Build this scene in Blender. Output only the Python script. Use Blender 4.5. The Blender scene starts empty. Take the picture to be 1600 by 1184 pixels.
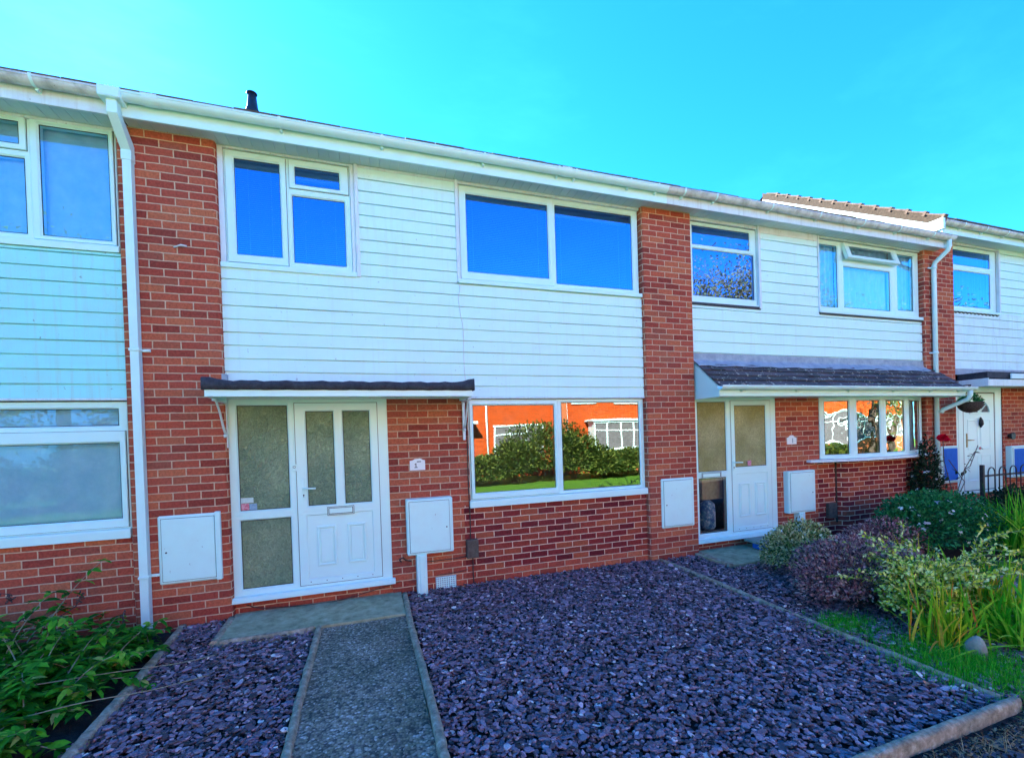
import bpy, bmesh, math, random
import numpy as np
from mathutils import Vector, Matrix
random.seed(7)
RNG = np.random.default_rng(11)
SC = bpy.context.scene
COL = SC.collection
PI = math.pi

# ------------------------------------------------------------------ helpers
class MB:
    """collects polygons; build() links them as one mesh object"""
    def __init__(self):
        self.v = []; self.f = []; self.uv = {}; self.sm = set()
    def face(self, pts, uvs=None, smooth=False):
        i = len(self.v); self.v += [tuple(p) for p in pts]
        k = len(self.f); self.f.append(list(range(i, i + len(pts))))
        if uvs: self.uv[k] = uvs
        if smooth: self.sm.add(k)
    def grid(self, rows, closed=False, smooth=True, caps=False):
        """rows: list of equal-length point loops, joined with quads"""
        i0 = len(self.v); n = len(rows[0])
        for r in rows: self.v += [tuple(p) for p in r]
        m = n if closed else n - 1
        for a in range(len(rows) - 1):
            for b in range(m):
                c = (b + 1) % n
                k = len(self.f)
                self.f.append([i0 + a*n + b, i0 + a*n + c, i0 + (a+1)*n + c, i0 + (a+1)*n + b])
                if smooth: self.sm.add(k)
        if caps:
            self.f.append([i0 + b for b in range(n)][::-1])
            self.f.append([i0 + (len(rows)-1)*n + b for b in range(n)])
    def box(self, x0, x1, y0, y1, z0, z1, c=0.003):
        """box with small chamfers on every edge"""
        c = min(c, abs(x1-x0)*.3, abs(y1-y0)*.3, abs(z1-z0)*.3)
        def ring(ix, z): 
            return [(x0+ix,y0,z),(x1-ix,y0,z),(x1,y0+ix,z),(x1,y1-ix,z),(x1-ix,y1,z),(x0+ix,y1,z),(x0,y1-ix,z),(x0,y0+ix,z)]
        def ring2(z):
            return [(x0+c,y0+c,z),(x1-c,y0+c,z),(x1-c,y0+c,z),(x1-c,y1-c,z),(x1-c,y1-c,z),(x0+c,y1-c,z),(x0+c,y1-c,z),(x0+c,y0+c,z)]
        if c <= 0.0004:
            P = [(x0,y0,z0),(x1,y0,z0),(x1,y1,z0),(x0,y1,z0),(x0,y0,z1),(x1,y0,z1),(x1,y1,z1),(x0,y1,z1)]
            for q in ((3,2,1,0),(4,5,6,7),(0,1,5,4),(1,2,6,5),(2,3,7,6),(3,0,4,7)): self.face([P[k] for k in q])
            return
        a, b = ring(c, z0 + c), ring(c, z1 - c)
        self.grid([a, b], closed=True, smooth=False)
        t = [(x0+c,y0+c,z1),(x1-c,y0+c,z1),(x1-c,y1-c,z1),(x0+c,y1-c,z1)]
        u = [(p[0],p[1],z0) for p in t]
        self.face(t); self.face(u[::-1])
        for rr, q, fl in ((b, t, 0), (a, u, 1)):
            for e, (i, j) in enumerate(((0,1),(2,3),(4,5),(6,7))):
                F = [rr[i], rr[j], q[(e+1)%4], q[e]]
                self.face(F[::-1] if fl else F)
            for e, (i, j) in enumerate(((1,2),(3,4),(5,6),(7,0))):
                F = [rr[i], rr[j], q[(e+1)%4]]
                self.face(F[::-1] if fl else F)
    def ribbon(self, path, z0, z1, u0=0.0, smooth_arc=True):
        """vertical wall along a plan path; u = arc length (m), v = z (m)"""
        u = u0
        for k in range(len(path) - 1):
            (xa, ya), (xb, yb) = path[k], path[k+1]
            d = math.hypot(xb-xa, yb-ya)
            self.face([(xa,ya,z0),(xb,yb,z0),(xb,yb,z1),(xa,ya,z1)],
                      [(u,z0),(u+d,z0),(u+d,z1),(u,z1)], smooth=False)
            u += d
        return u
    def tube(self, pts, r, n=8, square=False, caps=True):
        pts = [Vector(p) for p in pts]
        rs = r if isinstance(r, (list, tuple)) else [r]*len(pts)
        rows = []; up = None
        for i, p in enumerate(pts):
            a = pts[max(i-1, 0)]; b = pts[min(i+1, len(pts)-1)]
            d = (b - a).normalized()
            if up is None:
                up = Vector((0,1,0)) if abs(d.y) < .8 else Vector((0,0,1))
            s = d.cross(up).normalized(); up = s.cross(d).normalized()
            if square:
                h = rs[i]
                # mitre stretch at bends
                k = 1.0
                if 0 < i < len(pts)-1:
                    d1 = (pts[i]-pts[i-1]).normalized(); k = 1/max(.5, d1.dot(d))
                rows.append([p + s*h + up*h*k, p - s*h + up*h*k, p - s*h - up*h*k, p + s*h - up*h*k])
            else:
                rows.append([p + (s*math.cos(2*PI*j/n) + up*math.sin(2*PI*j/n))*rs[i] for j in range(n)])
        self.grid([[tuple(q) for q in rr] for rr in rows], closed=True, smooth=not square, caps=caps)
    def ring(self, o, i, yf, depth=.06, bead=.012, set_in=.014, c=.003):
        """rectangular frame ring in a plane facing -Y. o, i = (x0,x1,z0,z1)"""
        def lp(r, ins, y):
            x0,x1,z0,z1 = r
            return [(x0+ins,y,z0+ins),(x1-ins,y,z0+ins),(x1-ins,y,z1-ins),(x0+ins,y,z1-ins)]
        L = [lp(o,0,yf+depth), lp(o,0,yf+c), lp(o,c,yf), lp(i,-bead,yf), lp(i,-.001,yf+set_in), lp(i,0,yf+set_in+.003), lp(i,0,yf+depth)]
        for a in range(len(L)-1):
            for b in range(4):
                d = (b+1) % 4
                self.face([L[a][b], L[a][d], L[a+1][d], L[a+1][b]])
    def build(self, name, mat, parent=None, loc=None):
        me = bpy.data.meshes.new(name)
        me.from_pydata([tuple(map(float, p)) for p in self.v], [], self.f)
        if self.uv:
            ul = me.uv_layers.new(name='UVMap')
            for k, p in enumerate(me.polygons):
                if k in self.uv:
                    for li, uv in zip(p.loop_indices, self.uv[k]): ul.data[li].uv = uv
        if self.sm:
            me.polygons.foreach_set('use_smooth', [k in self.sm for k in range(len(self.f))])
        me.materials.append(mat)
        o = bpy.data.objects.new(name, me); COL.objects.link(o)
        if parent: o.parent = parent
        return o

def boxes(name, mt, parent, *bs):
    for b in bs:
        m = MB(); m.box(*b); m.build(name, mt, parent)
def fix(o):
    bm = bmesh.new(); bm.from_mesh(o.data)
    bmesh.ops.recalc_face_normals(bm, faces=bm.faces); bm.to_mesh(o.data); bm.free()
    return o

def tag(o, label=None, cat=None, group=None, kind=None):
    if label: o['label'] = label
    if cat: o['category'] = cat
    if group: o['group'] = group
    if kind: o['kind'] = kind
    return o
def thing(name, label, cat, group=None, loc=(0,0,0)):
    o = bpy.data.objects.new(name, None); COL.objects.link(o)
    o.location = loc; o.empty_display_size = .2
    return tag(o, label, cat, group)
def keep(parent, *objs):
    """children built in world space under an Empty that stands at its base"""
    for o in objs:
        o.parent = parent
        o.matrix_parent_inverse = Matrix.Translation(-Vector(parent.location))

def npmesh(name, V, F, mat, parent=None, smooth=False):
    """V (n,3) float, F list of (k,arity) arrays"""
    me = bpy.data.meshes.new(name)
    V = np.asarray(V, dtype=np.float32)
    me.vertices.add(len(V)); me.vertices.foreach_set('co', V.ravel())
    li = np.concatenate([f.ravel() for f in F]).astype(np.int32)
    tot = np.concatenate([np.full(len(f), f.shape[1], dtype=np.int32) for f in F])
    st = np.concatenate([[0], np.cumsum(tot)[:-1]]).astype(np.int32)
    me.loops.add(len(li)); me.loops.foreach_set('vertex_index', li)
    me.polygons.add(len(tot)); me.polygons.foreach_set('loop_start', st); me.polygons.foreach_set('loop_total', tot)
    me.polygons.foreach_set('use_smooth', np.full(len(tot), smooth))
    me.update(calc_edges=True); me.validate()
    me.materials.append(mat)
    o = bpy.data.objects.new(name, me); COL.objects.link(o)
    if parent: o.parent = parent
    return o
def unit(a): return a / np.maximum(np.linalg.norm(a, axis=-1, keepdims=True), 1e-9)

def leaf_arrays(P, D, N, L, W, fold=.25, curl=.25):
    """8-vertex pointed leaves, folded on the midrib and curled towards the tip"""
    P = np.asarray(P, float); n = len(P)
    D = unit(np.asarray(D, float)); N = np.asarray(N, float)
    S = unit(np.cross(D, N)); N = unit(np.cross(S, D))
    L = np.broadcast_to(L, (n,))[:, None]; W = np.broadcast_to(W, (n,))[:, None]
    cu = np.broadcast_to(curl, (n,))[:, None]
    def at(t, w):
        c = P + D*L*t*(1-.25*cu*t) - N*L*cu*t*t
        return c, c + S*W*w*.5 + N*W*fold*w*.5, c - S*W*w*.5 + N*W*fold*w*.5
    m1, a1, b1 = at(.33, .85); m2, a2, b2 = at(.68, .8)
    tip = at(1.0, 0)[0]
    V = np.stack([P, a1, m1, b1, a2, m2, b2, tip], 1).reshape(-1, 3)
    k = (np.arange(n)*8)[:, None]
    T = np.array([[0,1,2],[0,2,3],[4,7,5],[5,7,6]]); Q = np.array([[1,4,5,2],[2,5,6,3]])
    return V, (k[:, None] + T[None]).reshape(-1, 3), (k[:, None] + Q[None]).reshape(-1, 4)
def leaf_object(name, mat, parent, *a, **k):
    V, T, Q = leaf_arrays(*a, **k)
    return npmesh(name, V, [T, Q], mat, parent)

def blades_arrays(P, D, L, W, droop, nseg=6, side=None):
    """strap blades: start at P heading D, arching down by droop"""
    P = np.asarray(P, float); n = len(P); D = unit(np.asarray(D, float))
    S = unit(np.cross(D, np.array([0,0,1.0]) + RNG.normal(0,.15,(n,3)))) if side is None else side
    L = np.broadcast_to(L, (n,))[:, None]; W = np.broadcast_to(W, (n,))[:, None]; dr = np.broadcast_to(droop, (n,))[:, None]
    rows = []; 
    for i in range(nseg+1):
        t = i/nseg
        c = P + D*L*t; H = D.copy(); H[:,2] = 0
        c = c + H*L*dr*t*t*.7 - np.array([0,0,1.0])*L*dr*(t**2.2)*.75
        w = W*(.55 + .9*t - 1.42*t*t)*1.0 + W*.02
        rows += [c - S*w*.5, c + S*w*.5]
    V = np.stack(rows, 1).reshape(-1, 3)
    m = 2*(nseg+1); k = (np.arange(n)*m)[:, None]
    Q = np.array([[2*i, 2*i+1, 2*i+3, 2*i+2] for i in range(nseg)])
    return V, (k[:, None] + Q[None]).reshape(-1, 4)
def blade_object(name, mat, parent, *a, **k):
    V, Q = blades_arrays(*a, **k)
    return npmesh(name, V, [Q], mat, parent, smooth=True)

# ------------------------------------------------------------------ materials
def mat(name):
    m = bpy.data.materials.new(name); m.use_nodes = True
    nt = m.node_tree; nt.nodes.clear()
    return m, nt
def nd(nt, t, **k):
    n = nt.nodes.new(t)
    for a, b in k.items():
        if a.startswith('_'): setattr(n, a[1:], b)
    for a, b in k.items():
        if not a.startswith('_'):
            n.inputs[a.replace('__', ' ')].default_value = b
    return n
def lk(nt, a, b): nt.links.new(a, b)
def ramp(nt, stops, interp='LINEAR'):
    r = nt.nodes.new('ShaderNodeValToRGB'); cr = r.color_ramp; cr.interpolation = interp
    while len(cr.elements) > 1: cr.elements.remove(cr.elements[-1])
    for i, (p, c) in enumerate(stops):
        e = cr.elements[0] if i == 0 else cr.elements.new(p)
        e.position = p; e.color = (*c, 1)
    return r
def rgb(*c): return (*c, 1)
def mixc(nt, fac, a, b, mode='MIX'):
    m = nt.nodes.new('ShaderNodeMix'); m.data_type = 'RGBA'; m.blend_type = mode
    for sock, val in ((0, fac), (6, a), (7, b)):
        if hasattr(val, 'is_linked') or isinstance(val, bpy.types.NodeSocket): lk(nt, val, m.inputs[sock])
        elif isinstance(val, tuple): m.inputs[sock].default_value = rgb(*val)
        else: m.inputs[sock].default_value = val
    return m.outputs[2]
def finish(nt, bsdf):
    o = nt.nodes.new('ShaderNodeOutputMaterial'); lk(nt, bsdf, o.inputs[0])
def objco(nt):
    return nt.nodes.new('ShaderNodeTexCoord').outputs['Object']
def noise(nt, vec, scale, detail=4, rough=.55):
    n = nd(nt, 'ShaderNodeTexNoise', Scale=scale, Detail=detail, Roughness=rough); lk(nt, vec, n.inputs['Vector'])
    return n
def bump(nt, h, dist, strength=1.0, prev=None):
    b = nd(nt, 'ShaderNodeBump', Strength=strength, Distance=dist); lk(nt, h, b.inputs['Height'])
    if prev is not None: lk(nt, prev, b.inputs['Normal'])
    return b.outputs[0]
def princ(nt, base=None, rough=.5, spec=.5, **k):
    p = nt.nodes.new('ShaderNodeBsdfPrincipled')
    if base is not None:
        if isinstance(base, tuple): p.inputs['Base Color'].default_value = rgb(*base)
        else: lk(nt, base, p.inputs['Base Color'])
    p.inputs['Roughness'].default_value = rough
    p.inputs['Specular IOR Level'].default_value = spec
    for a, b in k.items(): p.inputs[a.replace('__', ' ')].default_value = b
    return p

def paint(name, col, rough=.35, dirt=(.5,.5,.45), amount=.12, scale=3., bd=.0006, streak=False, spots=0.0):
    m, nt = mat(name); co = objco(nt)
    n1 = noise(nt, co, scale, 6, .65)
    r = ramp(nt, [(.45,(0,0,0)),(.8,(1,1,1))]); lk(nt, n1.outputs['Fac'], r.inputs[0])
    mul = nd(nt, 'ShaderNodeMath', _operation='MULTIPLY'); lk(nt, r.outputs[0], mul.inputs[0]); mul.inputs[1].default_value = amount
    c = mixc(nt, mul.outputs[0], col, dirt)
    if streak:
        mp = nd(nt, 'ShaderNodeMapping'); mp.inputs['Scale'].default_value = (14, 14, .7); lk(nt, co, mp.inputs[0])
        n2 = noise(nt, mp.outputs[0], 2.0, 5, .6)
        r2 = ramp(nt, [(.52,(0,0,0)),(.75,(1,1,1))]); lk(nt, n2.outputs['Fac'], r2.inputs[0])
        m2 = nd(nt, 'ShaderNodeMath', _operation='MULTIPLY'); lk(nt, r2.outputs[0], m2.inputs[0]); m2.inputs[1].default_value = amount*1.2
        c = mixc(nt, m2.outputs[0], c, dirt)
    if spots:
        n3 = noise(nt, co, 26, 3, .6)
        r3 = ramp(nt, [(.70,(0,0,0)),(.74,(1,1,1))]); lk(nt, n3.outputs['Fac'], r3.inputs[0])
        m3 = nd(nt, 'ShaderNodeMath', _operation='MULTIPLY'); lk(nt, r3.outputs[0], m3.inputs[0]); m3.inputs[1].default_value = spots
        c = mixc(nt, m3.outputs[0], c, (.16,.15,.12))
    p = princ(nt, c, rough)
    nb = noise(nt, co, 60, 3)
    lk(nt, bump(nt, nb.outputs['Fac'], bd, .6), p.inputs['Normal']); finish(nt, p.outputs[0])
    return m

def brick_material(name, stops, mortar, stain=.35):
    m, nt = mat(name)
    uv = nt.nodes.new('ShaderNodeTexCoord').outputs['UV']; co = objco(nt)
    nz = noise(nt, co, 9, 2)
    sub = nd(nt, 'ShaderNodeVectorMath', _operation='SUBTRACT'); lk(nt, nz.outputs['Color'], sub.inputs[0]); sub.inputs[1].default_value = (.5,.5,.5)
    sc = nd(nt, 'ShaderNodeVectorMath', _operation='SCALE'); lk(nt, sub.outputs[0], sc.inputs[0]); sc.inputs['Scale'].default_value = .009
    ad = nd(nt, 'ShaderNodeVectorMath', _operation='ADD'); lk(nt, uv, ad.inputs[0]); lk(nt, sc.outputs[0], ad.inputs[1])
    b = nd(nt, 'ShaderNodeTexBrick', Scale=1.0); b.offset = .5; b.offset_frequency = 2; b.squash = 1.0
    b.inputs['Color1'].default_value = (0,0,0,1); b.inputs['Color2'].default_value = (1,1,1,1); b.inputs['Mortar'].default_value = (.5,.5,.5,1)
    b.inputs['Mortar Size'].default_value = .0058; b.inputs['Mortar Smooth'].default_value = .25
    b.inputs['Brick Width'].default_value = .225; b.inputs['Row Height'].default_value = .075
    lk(nt, ad.outputs[0], b.inputs['Vector'])
    r = ramp(nt, stops); lk(nt, b.outputs['Color'], r.inputs[0])
    n2 = noise(nt, co, 45, 6, .7)
    r2 = ramp(nt, [(.3,(.62,.62,.62)),(.7,(1.25,1.2,1.2))]); lk(nt, n2.outputs['Fac'], r2.inputs[0])
    c = mixc(nt, 1.0, r.outputs[0], r2.outputs[0], 'MULTIPLY')
    mo = noise(nt, co, 20, 5, .7)
    mr = ramp(nt, [(.3, tuple(x*.72 for x in mortar)), (.7, tuple(min(1,x*1.15) for x in mortar))]); lk(nt, mo.outputs['Fac'], mr.inputs[0])
    c = mixc(nt, b.outputs['Fac'], c, mr.outputs[0])
    n3 = noise(nt, co, 1.3, 5, .6)
    r3 = ramp(nt, [(.5,(0,0,0)),(.78,(1,1,1))]); lk(nt, n3.outputs['Fac'], r3.inputs[0])
    mu = nd(nt, 'ShaderNodeMath', _operation='MULTIPLY'); lk(nt, r3.outputs[0], mu.inputs[0]); mu.inputs[1].default_value = stain
    c = mixc(nt, mu.outputs[0], c, (.26,.19,.15))
    p = princ(nt, c, .95, .04)
    inv = nd(nt, 'ShaderNodeMath', _operation='SUBTRACT'); inv.inputs[0].default_value = 1; lk(nt, b.outputs['Fac'], inv.inputs[1])
    nn = nd(nt, 'ShaderNodeMath', _operation='MULTIPLY_ADD'); lk(nt, n2.outputs['Fac'], nn.inputs[0]); nn.inputs[1].default_value = .35; lk(nt, inv.outputs[0], nn.inputs[2])
    lk(nt, bump(nt, nn.outputs[0], .006, .8), p.inputs['Normal']); finish(nt, p.outputs[0])
    return m

def noisy(name, stops, scale=8, rough=.85, bd=.003, detail=6, spec=.3, stretch=None, nr=.65):
    m, nt = mat(name); co = objco(nt)
    if stretch:
        mp = nd(nt, 'ShaderNodeMapping'); mp.inputs['Scale'].default_value = stretch; lk(nt, co, mp.inputs[0]); co = mp.outputs[0]
    n = noise(nt, co, scale, detail, nr); r = ramp(nt, stops); lk(nt, n.outputs['Fac'], r.inputs[0])
    p = princ(nt, r.outputs[0], rough, spec)
    n2 = noise(nt, co, scale*6, 4)
    lk(nt, bump(nt, n2.outputs['Fac'], bd, .9), p.inputs['Normal']); finish(nt, p.outputs[0])
    return m

def foliage(name, stops, rough=.5, trans=.3, spec=.16):
    m, nt = mat(name)
    g = nt.nodes.new('ShaderNodeNewGeometry'); r = ramp(nt, stops)
    lk(nt, g.outputs['Random Per Island'], r.inputs[0])
    co = objco(nt); n = noise(nt, co, 30, 3)
    r2 = ramp(nt, [(.3,(.7,.7,.7)),(.7,(1.25,1.25,1.25))]); lk(nt, n.outputs['Fac'], r2.inputs[0])
    c = mixc(nt, 1.0, r.outputs[0], r2.outputs[0], 'MULTIPLY')
    p = princ(nt, c, rough, spec)
    t = nt.nodes.new('ShaderNodeBsdfTranslucent'); lk(nt, c, t.inputs[0])
    mx = nt.nodes.new('ShaderNodeMixShader'); mx.inputs[0].default_value = trans
    lk(nt, p.outputs[0], mx.inputs[1]); lk(nt, t.outputs[0], mx.inputs[2]); finish(nt, mx.outputs[0])
    return m

def pane_glass(name, refl=.22, tint=(.8,.88,.9), wav=.0006, wscale=1.6, gcol=(.95,.98,1)):
    m, nt = mat(name); co = objco(nt)
    n = noise(nt, co, wscale, 2, .4); bn = bump(nt, n.outputs['Fac'], wav*10, .6)
    lw = nd(nt, 'ShaderNodeFresnel', IOR=1.5)
    add = nd(nt, 'ShaderNodeMath', _operation='MULTIPLY_ADD'); lk(nt, lw.outputs[0], add.inputs[0]); add.inputs[1].default_value = 1.6; add.inputs[2].default_value = refl
    add.use_clamp = True
    t = nd(nt, 'ShaderNodeBsdfTransparent'); t.inputs[0].default_value = rgb(*tint)
    g = nd(nt, 'ShaderNodeBsdfGlossy', Roughness=.0); g.inputs['Color'].default_value = rgb(*gcol); lk(nt, bn, g.inputs['Normal'])
    mx = nt.nodes.new('ShaderNodeMixShader'); lk(nt, add.outputs[0], mx.inputs[0]); lk(nt, t.outputs[0], mx.inputs[1]); lk(nt, g.outputs[0], mx.inputs[2])
    finish(nt, mx.outputs[0]); return m

def obscured_glass(name, ca, cb, scale=38):
    m, nt = mat(name); co = objco(nt)
    n0 = noise(nt, co, 1.6, 3, .5); r = ramp(nt, [(.35, ca), (.65, cb)]); lk(nt, n0.outputs['Fac'], r.inputs[0])
    mp = nd(nt, 'ShaderNodeMapping'); mp.inputs['Scale'].default_value = (1, 1, .8); lk(nt, co, mp.inputs[0])
    n = noise(nt, mp.outputs[0], scale, 3, .6); n.inputs['Distortion'].default_value = 1.6
    r3 = ramp(nt, [(.34,(.78,.80,.78)),(.5,(1,1,1)),(.68,(1.32,1.32,1.26))]); lk(nt, n.outputs['Fac'], r3.inputs[0])
    p = princ(nt, mixc(nt, 1.0, r.outputs[0], r3.outputs[0], 'MULTIPLY'), .13, .9)
    lk(nt, bump(nt, n.outputs['Fac'], .03, 1.0), p.inputs['Normal']); finish(nt, p.outputs[0])
    return m

M = {}
M['brick'] = brick_material('red_brick', [(0,(.28,.056,.040)),(.25,(.40,.080,.052)),(.55,(.48,.104,.060)),(.85,(.54,.155,.075)),(1,(.32,.084,.058))], (.66,.44,.29), .22)
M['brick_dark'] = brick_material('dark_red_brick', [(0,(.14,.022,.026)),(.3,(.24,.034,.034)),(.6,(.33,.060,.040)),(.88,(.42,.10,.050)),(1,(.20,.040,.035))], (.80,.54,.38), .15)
M['brick_opp'] = brick_material('orange_brick', [(0,(.38,.06,.010)),(.5,(.54,.085,.012)),(1,(.44,.07,.012))], (.5,.16,.06), .15)
M['upvc'] = paint('white_upvc', (.66,.92,.87), .28, (.55,.55,.5), .10, 2.5)
M['timber'] = paint('white_painted_boards', (.66,.93,.88), .5, (.52,.58,.56), .16, 2.2, .0012, True, .45)
M['timber_teal'] = paint('pale_green_painted_boards', (.36,.84,.84), .5, (.45,.55,.50), .30, 2.2, .0012, True, .6)
M['timber_dirty'] = paint('stained_painted_boards', (.68,.88,.90), .55, (.35,.36,.32), .25, 3, .0012, True, .9)
M['trim'] = paint('white_painted_trim', (.70,.80,.82), .5, (.4,.39,.34), .3, 6, .001, True, .5)
M['gutter'] = paint('white_plastic_gutter', (.66,.91,.87), .3, (.45,.45,.4), .2, 4)
M['gutter_dirty'] = paint('weathered_plastic_gutter', (.66,.67,.64), .5, (.13,.125,.10), .85, 7, .001, False, .9)
M['metal_white'] = paint('white_meter_box', (.64,.92,.86), .4, (.5,.5,.45), .15, 5, .0004, False, .5)
M['dark_metal'] = noisy('dark_metal', [(.3,(.02,.02,.02)),(.7,(.05,.05,.05))], 20, .5, .0003)
M['rusty_box'] = noisy('aged_brown_box', [(.3,(.06,.045,.035)),(.7,(.14,.11,.085))], 25, .7, .0008)
M['felt'] = noisy('black_roofing_felt', [(.3,(.022,.024,.034)),(.7,(.06,.062,.075))], 18, .8, .004)
M['lead'] = noisy('grey_lead_flashing', [(.3,(.22,.27,.33)),(.7,(.40,.46,.50))], 9, .5, .002)
M['tile'] = noisy('dark_concrete_tile', [(.3,(.08,.055,.042)),(.7,(.18,.13,.095))], 14, .9, .004)
M['tile_opp'] = noisy('brown_tile', [(.3,(.16,.10,.07)),(.7,(.26,.17,.12))], 5, .9, .004)
M['mortar'] = noisy('tan_mortar', [(.3,(.035,.026,.018)),(.7,(.08,.06,.04))], 25, .95, .005)
M['black_plastic'] = noisy('black_plastic', [(.3,(.015,.018,.022)),(.7,(.03,.033,.04))], 10, .35, .0003)
M['concrete'] = noisy('edging_concrete', [(.25,(.14,.11,.07)),(.5,(.33,.27,.18)),(.75,(.58,.50,.38))], 22, .95, .007)
M['slab'] = noisy('slab_concrete', [(.25,(.17,.17,.09)),(.5,(.36,.34,.20)),(.75,(.52,.48,.32))], 11, .92, .003)
M['soil'] = noisy('dark_soil', [(.3,(.012,.010,.010)),(.7,(.045,.036,.032))], 20, .95, .012)
M['stone'] = noisy('pale_stone', [(.3,(.17,.19,.15)),(.7,(.36,.38,.32))], 12, .9, .006)
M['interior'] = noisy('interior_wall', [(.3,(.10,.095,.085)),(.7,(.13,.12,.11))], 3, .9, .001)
M['blind'] = noisy('blind_slat', [(.3,(.30,.34,.40)),(.7,(.36,.40,.46))], 3, .6, .0002)
M['net'] = noisy('net_curtain', [(.3,(.42,.82,.90)),(.7,(.55,.92,.97))], 6, .9, .0004)
M['net_blue'] = noisy('bluish_curtain', [(.3,(.30,.66,.80)),(.7,(.45,.80,.92))], 6, .9, .0004)
M['curtain_dark'] = noisy('grey_curtain', [(.3,(.10,.11,.11)),(.7,(.17,.18,.18))], 6, .9, .0004)
M['glass_up'] = pane_glass('window_glass_upper', .42, (.35,.5,.7), .0004, 1.6, (.30,.52,1))
M['glass'] = pane_glass('window_glass', .14, (.6,.66,.68), .0003, 1.2)
M['glass_wavy'] = pane_glass('window_glass_wavy', .22, (.6,.66,.68), .0009, 2.4)
M['glass_soft'] = pane_glass('window_glass_soft', .02, (.92,.96,1), .0004, 1.6, (.35,.62,1))
M['glass_sky'] = pane_glass('window_glass_sky', .20, (.92,.96,1), .0004, 1.6, (.35,.80,1))
M['glass_clear'] = pane_glass('sidelight_glass', .05, (.9,.92,.92), .0003)
M['obscure'] = obscured_glass('obscured_door_glass', (.16,.23,.12), (.30,.36,.19), 34)
M['obscure_y'] = obscured_glass('obscured_yellow_glass', (.36,.30,.07), (.62,.52,.22), 55)
M['gasket'] = noisy('black_gasket', [(.3,(.01,.01,.01)),(.7,(.02,.02,.02))], 10, .5, .0001)
M['blue_box'] = noisy('blue_painted_box', [(.3,(.03,.13,.50)),(.7,(.05,.18,.60))], 5, .9, .0005, 4, .04)
M['brass'] = noisy('brass', [(.3,(.45,.30,.12)),(.7,(.6,.42,.2))], 10, .3, .0002)
M['plaque'] = paint('white_plaque', (.82,.82,.80), .4, (.6,.6,.6), .1, 8)
M['red_sticker'] = noisy('red_sticker', [(.4,(.62,.10,.16)),(.6,(.75,.40,.45))], 60, .4, .0001)
M['blue_sticker'] = noisy('blue_sticker', [(.4,(.20,.35,.48)),(.6,(.30,.45,.55))], 60, .4, .0001)
M['pale_sticker'] = noisy('pale_sticker', [(.4,(.5,.62,.58)),(.6,(.6,.72,.68))], 60, .4, .0001)
M['cable_white'] = paint('white_cable', (.7,.72,.72), .5)
M['card'] = noisy('cardboard', [(.3,(.34,.28,.13)),(.7,(.48,.42,.22))], 20, .9, .001)
M['bag'] = noisy('blue_white_bag', [(.42,(.03,.12,.35)),(.5,(.12,.3,.5)),(.58,(.55,.66,.75))], 9, .4, .004)
M['wicker'] = noisy('dark_wicker', [(.3,(.03,.022,.02)),(.7,(.10,.075,.06))], 60, .9, .004)
M['bark'] = noisy('bark', [(.3,(.06,.045,.035)),(.7,(.15,.12,.09))], 20, .9, .01)
M['twig'] = noisy('pale_twig', [(.3,(.20,.19,.12)),(.7,(.34,.33,.22))], 30, .8, .001)
M['twig_dark'] = noisy('dark_twig', [(.3,(.05,.035,.035)),(.7,(.12,.08,.07))], 30, .8, .001)
M['red_petal'] = noisy('red_petal', [(.3,(.75,.005,.02)),(.7,(.95,.01,.05))], 30, .7, .001, 6, .04)
M['dry_leaf'] = noisy('orange_leaf', [(.3,(.45,.14,.06)),(.7,(.62,.26,.14))], 60, .7, .001)

M['lf_privet'] = foliage('golden_variegated_leaf', [(0,(.05,.12,.01)),(.22,(.16,.28,.02)),(.35,(.60,.60,.05)),(.55,(.98,.90,.12)),(1,(1,.95,.45))])
M['lf_euonymus'] = foliage('cream_edged_leaf', [(0,(.05,.09,.02)),(.35,(.18,.22,.05)),(.6,(.62,.58,.2)),(1,(.85,.80,.50))])
M['lf_purple'] = foliage('purple_leaf', [(0,(.07,.035,.03)),(.35,(.26,.11,.12)),(.7,(.50,.24,.24)),(1,(.70,.52,.42))])
M['lf_green'] = foliage('blue_green_leaf', [(0,(.01,.08,.02)),(.5,(.025,.22,.055)),(1,(.08,.34,.10))])
M['lf_dark'] = foliage('dark_green_leaf', [(0,(.008,.02,.008)),(.5,(.02,.05,.02)),(1,(.05,.09,.04))])
M['lf_bright'] = foliage('bright_green_leaf', [(0,(.01,.07,.006)),(.5,(.03,.24,.014)),(.85,(.09,.42,.02)),(.97,(.25,.46,.05)),(1,(.4,.35,.12))])
M['lf_strap'] = foliage('strap_leaf', [(0,(.06,.28,.01)),(.45,(.28,.55,.02)),(.7,(.75,.70,.04)),(.9,(.80,.42,.05)),(1,(.7,.12,.03))])
M['lf_strap_g'] = foliage('green_strap_leaf', [(0,(.02,.28,.01)),(.6,(.14,.60,.02)),(1,(.6,.75,.08))])
M['grass'] = foliage('grass_blade', [(0,(.015,.24,.008)),(.6,(.04,.52,.02)),(1,(.25,.60,.06))], .6)
M['grass_dry'] = foliage('dry_grass_blade', [(0,(.2,.12,.05)),(.6,(.42,.28,.13)),(1,(.55,.42,.25))], .7)
M['lf_tree'] = foliage('tree_leaf', [(0,(.05,.12,.02)),(.6,(.14,.24,.05)),(1,(.30,.34,.08))])
M['lf_hedge'] = foliage('hedge_leaf', [(0,(.015,.04,.008)),(.6,(.06,.12,.02)),(1,(.22,.28,.05))])
M['lf_autumn'] = foliage('autumn_leaf', [(0,(.10,.07,.04)),(.6,(.24,.16,.07)),(1,(.20,.24,.08))])
M['lf_white'] = foliage('white_flower', [(0,(.7,.7,.68)),(1,(.85,.85,.82))])

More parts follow.
